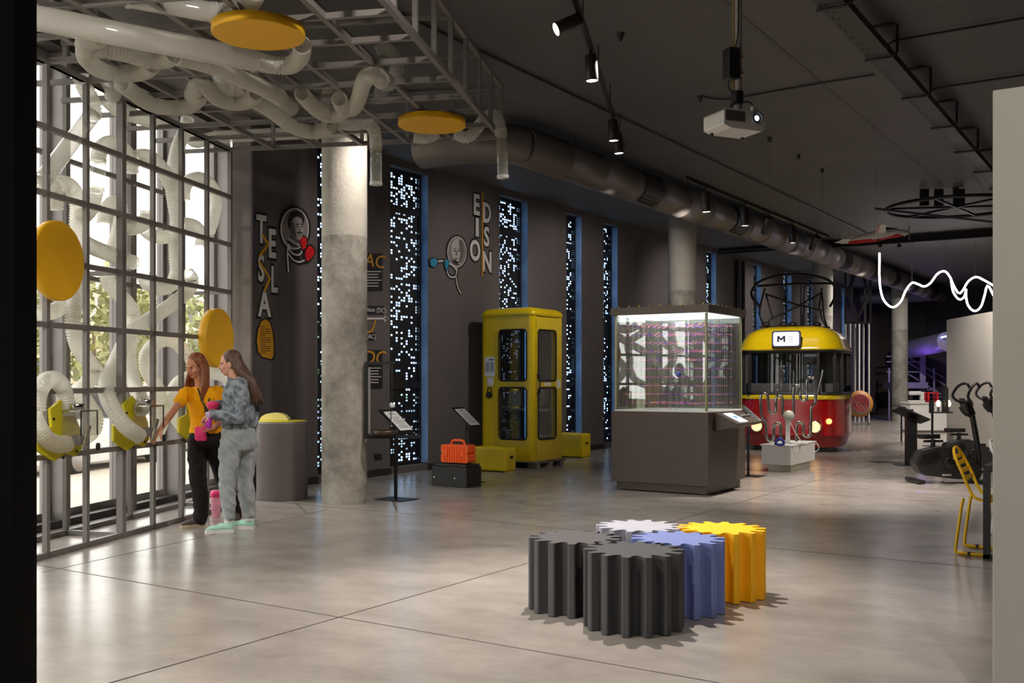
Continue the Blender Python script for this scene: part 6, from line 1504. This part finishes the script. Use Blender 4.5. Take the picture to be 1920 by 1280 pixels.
# ---- woman in the denim jacket
dB_ = 9.55
def JB(px, py, y=0.0): return at_d(px, py, dB_ + y)
base = JB(440, 995); base.z = 0
wb_ = thing('person', 'person with very long brown hair in grey denim jacket, pale jeans and mint sneakers', 'person', base)
hc = JB(431, 681, .0); hf = Vector((RT[0] * -.985 + FW[0] * -.12, RT[1] * -.985 + FW[1] * -.12, -.14)); HR = basis(hf)
yB = YAW + radians(62)
sh_l, el_l, wr_l = JB(449, 725, -.13), JB(451, 779, -.20), JB(399, 777, -.24)
sh_r, el_r, wr_r = JB(441, 724, .15), JB(426, 772, .20), JB(409, 759, .10)
m = MB(); head(m, hc, HR)
limb(m, [JB(444, 722), JB(440, 708), JB(434, 692)], [.058, .047, .048])
m.loft([(c, a, b, yB) for c, a, b in ((JB(447, 835), .15, .11), (JB(447, 815), .15, .11), (JB(447, 790), .125, .09), (JB(448, 760), .14, .10), (JB(447, 737), .145, .095), (JB(446, 725), .13, .07), (JB(445, 718), .08, .055))])
limb(m, [sh_l, el_l, wr_l], [.042, .035, .025]); limb(m, [sh_r, el_r, wr_r], [.042, .035, .025])
hand(m, wr_l, JB(384, 783, -.25) - wr_l, (RT[0] * -.5, RT[1] * -.5, -1), (.45, .6, .5), 1); hand(m, wr_r, JB(396, 757, .05) - wr_r, (FW[0] * -1, FW[1] * -1, -.2), (.5, .6, .5), -1)
LB = [[JB(434, 832, -.07), JB(427, 896, -.10), JB(429, 978, -.10)], [JB(461, 832, .08), JB(461, 898, .08), JB(468, 974, .12)]]
for L_ in LB: limb(m, L_, [.078, .05, .034])
remesh(m, 'body', [mt['skin'], mt['eyed'], mt['lip'], M('brown_brow', (.34, .25, .19), .6)], wb_, .0048, 3, face_paint(hc, HR))
m = MB()
m.loft([(c, a, b, yB) for c, a, b in ((JB(449, 800), .172, .138), (JB(450, 790), .178, .146), (JB(450, 770), .172, .146), (JB(449, 750), .168, .138), (JB(448, 735), .165, .12), (JB(446, 723), .142, .088), (JB(444, 715), .082, .066), (JB(443, 710), .074, .062))], 26)
limb(m, [JB(448, 730, -.06), sh_l, el_l, JB(412, 778, -.235), JB(399, 777, -.24)], [.07, .074, .060, .052, .040]); limb(m, [JB(444, 730, .06), sh_r, el_r, wr_r], [.07, .072, .058, .046])
den = cloth('washed_denim', (.50, .53, .56), var=.5, scale=20, bump=.5, pos=(.36, .64))
remesh(m, 'denim_jacket', den, wb_, .008, 3, None, .012, 10)
m = MB(); m.box(JB(479, 766, -.02), (.075, .012, .055), YAW + .5); m.build('printed_patch', mt['black'], wb_, world=True)
m = MB(); m.loft([(c, a, b, yB) for c, a, b in ((JB(447, 797), .150, .128), (JB(447, 812), .168, .142), (JB(448, 828), .172, .148), (JB(448, 842), .160, .135))], 24)
limb(m, [JB(433, 834, -.07), JB(426, 896, -.10), JB(428, 935, -.10), JB(429, 966, -.10)], [.106, .076, .066, .054]); limb(m, [JB(463, 834, .08), JB(461, 898, .08), JB(465, 935, .10), JB(468, 963, .12)], [.106, .075, .064, .054])
remesh(m, 'pale_jeans', cloth('pale_denim', (.62, .645, .65), var=.22, scale=8, bump=.5), wb_, .008, 3, None, .009, 8)
for L_ in LB:
    m = MB(); c = L_[2]; m.lathe([(.040, -.01), (.0415, .0), (.039, .035)], (c.x, c.y, c.z + .0), 18); m.build('sock', mt['white'], wb_, world=True)
mint = M('mint_mesh', (.66, .86, .77), .6, var=.22, scale=14, bump=.2)
shoe(wb_, Vector((LB[0][2].x, LB[0][2].y, 0)) + Vector((RT[0] * .045, RT[1] * .045, 0)), (RT[0] * -.97 + FW[0] * -.2, RT[1] * -.97 + FW[1] * -.2), mint, mt['white'])
shoe(wb_, Vector((LB[1][2].x, LB[1][2].y, 0)) + Vector((RT[0] * .045, RT[1] * .045, 0)), (RT[0] * -.95 + FW[0] * .1, RT[1] * -.95 + FW[1] * .1), mint, mt['white'])
hm = hair_mat('brown_hair', (.34, .24, .17))
m = MB(); m.ell(hc + HR @ Vector((-.026, 0, .040)), (.094, .082, .090), HR, 22, 14); m.ell(hc + HR @ Vector((-.055, 0, -.01)), (.062, .072, .09), HR, 18, 12)
rr = random.Random(4)
for k in range(40):
    a = radians(-88 + 176 * k / 39); u = -cos(a); v = sin(a)
    st0 = hc + HR @ Vector((-.03 + .06 * u, .076 * v, .04)); st1 = hc + HR @ Vector((-.045 + .075 * u, .076 * v, -.04))
    t = rr.uniform(0, 1)
    e1 = JB(462 + 10 * t, 712 + rr.uniform(-4, 4), .0) + HR @ Vector((0, .07 * v, 0)); e2 = JB(474 + 14 * t, 742, .0) + HR @ Vector((0, .07 * v, 0)); e3 = JB(472 + 22 * t, 750 + rr.uniform(0, 12), .0) + HR @ Vector((0, .06 * v, 0))
    limb(m, [st0, st1, e1, e2, e3], [.017, .022, .022, .018, .006], 8, .05)
remesh(m, 'long_hair', hm, wb_, .0062, 1)
# things in her hands and on the floor
root = thing('drink_bottle', 'small purple bottle with lilac cap in the hand of the woman in denim', 'bottle', JB(391, 803, -.27))
m = MB(); m.lathe([(.0, 0), (.030, .002), (.032, .05), (.028, .09), (.018, .10)], JB(391, 803, -.27), 18); m.build('bottle_body', M('purple_plastic', (.74, .22, .72), .35), root, world=True)
m = MB(); m.lathe([(.02, 0), (.026, .005), (.026, .05), (0, .055)], JB(391, 803, -.27) + Vector((0, 0, .10)), 16); m.build('cap', M('lilac_plastic', (.78, .68, .86), .4), root, world=True)
m = MB(); m.lathe([(.0, 0), (.045, .002), (.058, .05), (.055, .07), (0, .072)], JB(399, 767, .0), 20); o = m.build('pink_cup', mt['pink']); tag(o, 'hot pink cup held up between the two women', 'cup')
c = on_z(405, 969); root = thing('tumbler', 'tall clear and pink tumbler with pink lid on the floor between the women', 'tumbler', c)
m = MB(); m.lathe([(.038, 0), (.042, .01), (.052, .21)], (0, 0, 0), 24); m.build('cup', M('pale_pink_print', (.93, .60, .68), .3, var=.3, scale=16), root)
m = MB(); m.lathe([(.056, .21), (.058, .215), (.058, .25), (.05, .275), (0, .275)], (0, 0, 0), 24); m.build('lid', mt['pink'], root)
# ------------------------------------------------------------------ spots of the hall: light pools, plinth lamp and added fills
WMC = (1, .92, .84)
for nm, a, b, e, sz, rad in (  # fill and floor spots have no fixture, added to brighten the hall
    ('gear_pool', (-3.7, 6.7, 4.5), (-3.0, 5.9, 0), 1150, 64, .03), ('case_pool', (-3.4, 13.2, 4.5), (-3.6, 13.0, 0), 1600, 62, .05), ('near_floor', (-3.8, 2.4, 4.5), (-4.9, 3.2, 0), 900, 92, .06),
    ('mid_floor', (-4.4, 8.4, 4.4), (-5.6, 7.8, 0), 560, 95, .06), ('booth_fill', (-7.0, 11.4, 4.3), (-8.9, 13.6, 1.0), 420, 56, .06), ('case_front', (-5.3, 9.4, 4.4), (-5.4, 11.7, .8), 320, 55, .06),
    ('tram_fill', (-6.0, 17.4, 4.3), (-6.4, 19.8, 1.2), 480, 62, .06), ('plinth_lamp', (-4.64, 15.2, 3.4), (-5.0, 15.8, 0), 260, 60, .06), ('bike_fill', (-1.6, 15.6, 4.5), (-2.4, 16.6, .3), 720, 95, .06),
    ('right_floor', (-.4, 9.4, 4.5), (-.8, 9.2, 0), 260, 100, .06), ('facade_fill', (-3.0, 4.0, 4.4), (-8.0, 6.8, 1.9), 220, 70, .06), ('column_fill', (-3.8, 6.6, 4.3), (-8.0, 8.9, 1.2), 220, 48, .06),
    ('partition_fill', (-3.6, 19.5, 4.4), (-2.6, 22.3, 1.4), 1250, 80, .06),
    ('far_floor', (-6, 26, 4.5), (-6, 26, 0), 850, 110, .06), ('far_floor', (-5.5, 32, 4.5), (-5.5, 32, 0), 950, 110, .06), ('far_floor', (-2, 25, 4.5), (-2.5, 25, 0), 500, 110, .06), ('rear_floor', (.8, 1.2, 4.5), (.4, 4.8, 1.4), 520, 75, .06),
    ('wall_fill', (-6.9, 8.6, 4.3), (-9.8, 9.8, 2.0), 190, 80, .06), ('wall_fill', (-6.6, 13.2, 4.1), (-9.8, 13.6, 2.2), 170, 90, .06), ('wall_fill', (-6.4, 15.6, 4.1), (-9.8, 17.0, 2.2), 200, 95, .06),
    ('wall_fill', (-6.4, 21.8, 4.1), (-9.8, 22.5, 2.2), 280, 95, .06), ('wall_fill', (-6.4, 27.5, 4.1), (-9.8, 27.5, 2.2), 280, 95, .06), ('wall_fill', (-6.4, 33, 4.1), (-9.8, 33, 2.2), 200, 95, .06)):
    spot(nm, a, b, e, sz, .8, WMC, rad)
q0 = sn(3.2, -3.2, 3.9); q1 = sn(11.4, -6.0, 2.2); spot('facade_fill', q0, q1, 280, 48, .8, WMC, .06)  # bodiless spot added to brighten fins and pilaster
spot('far_fill', (-4.6, 30.5, 4.3), (-7.7, 35.6, 1.6), 900, 55, .8, WMC, .06)  # bodiless spot added to brighten the farthest column and pipes
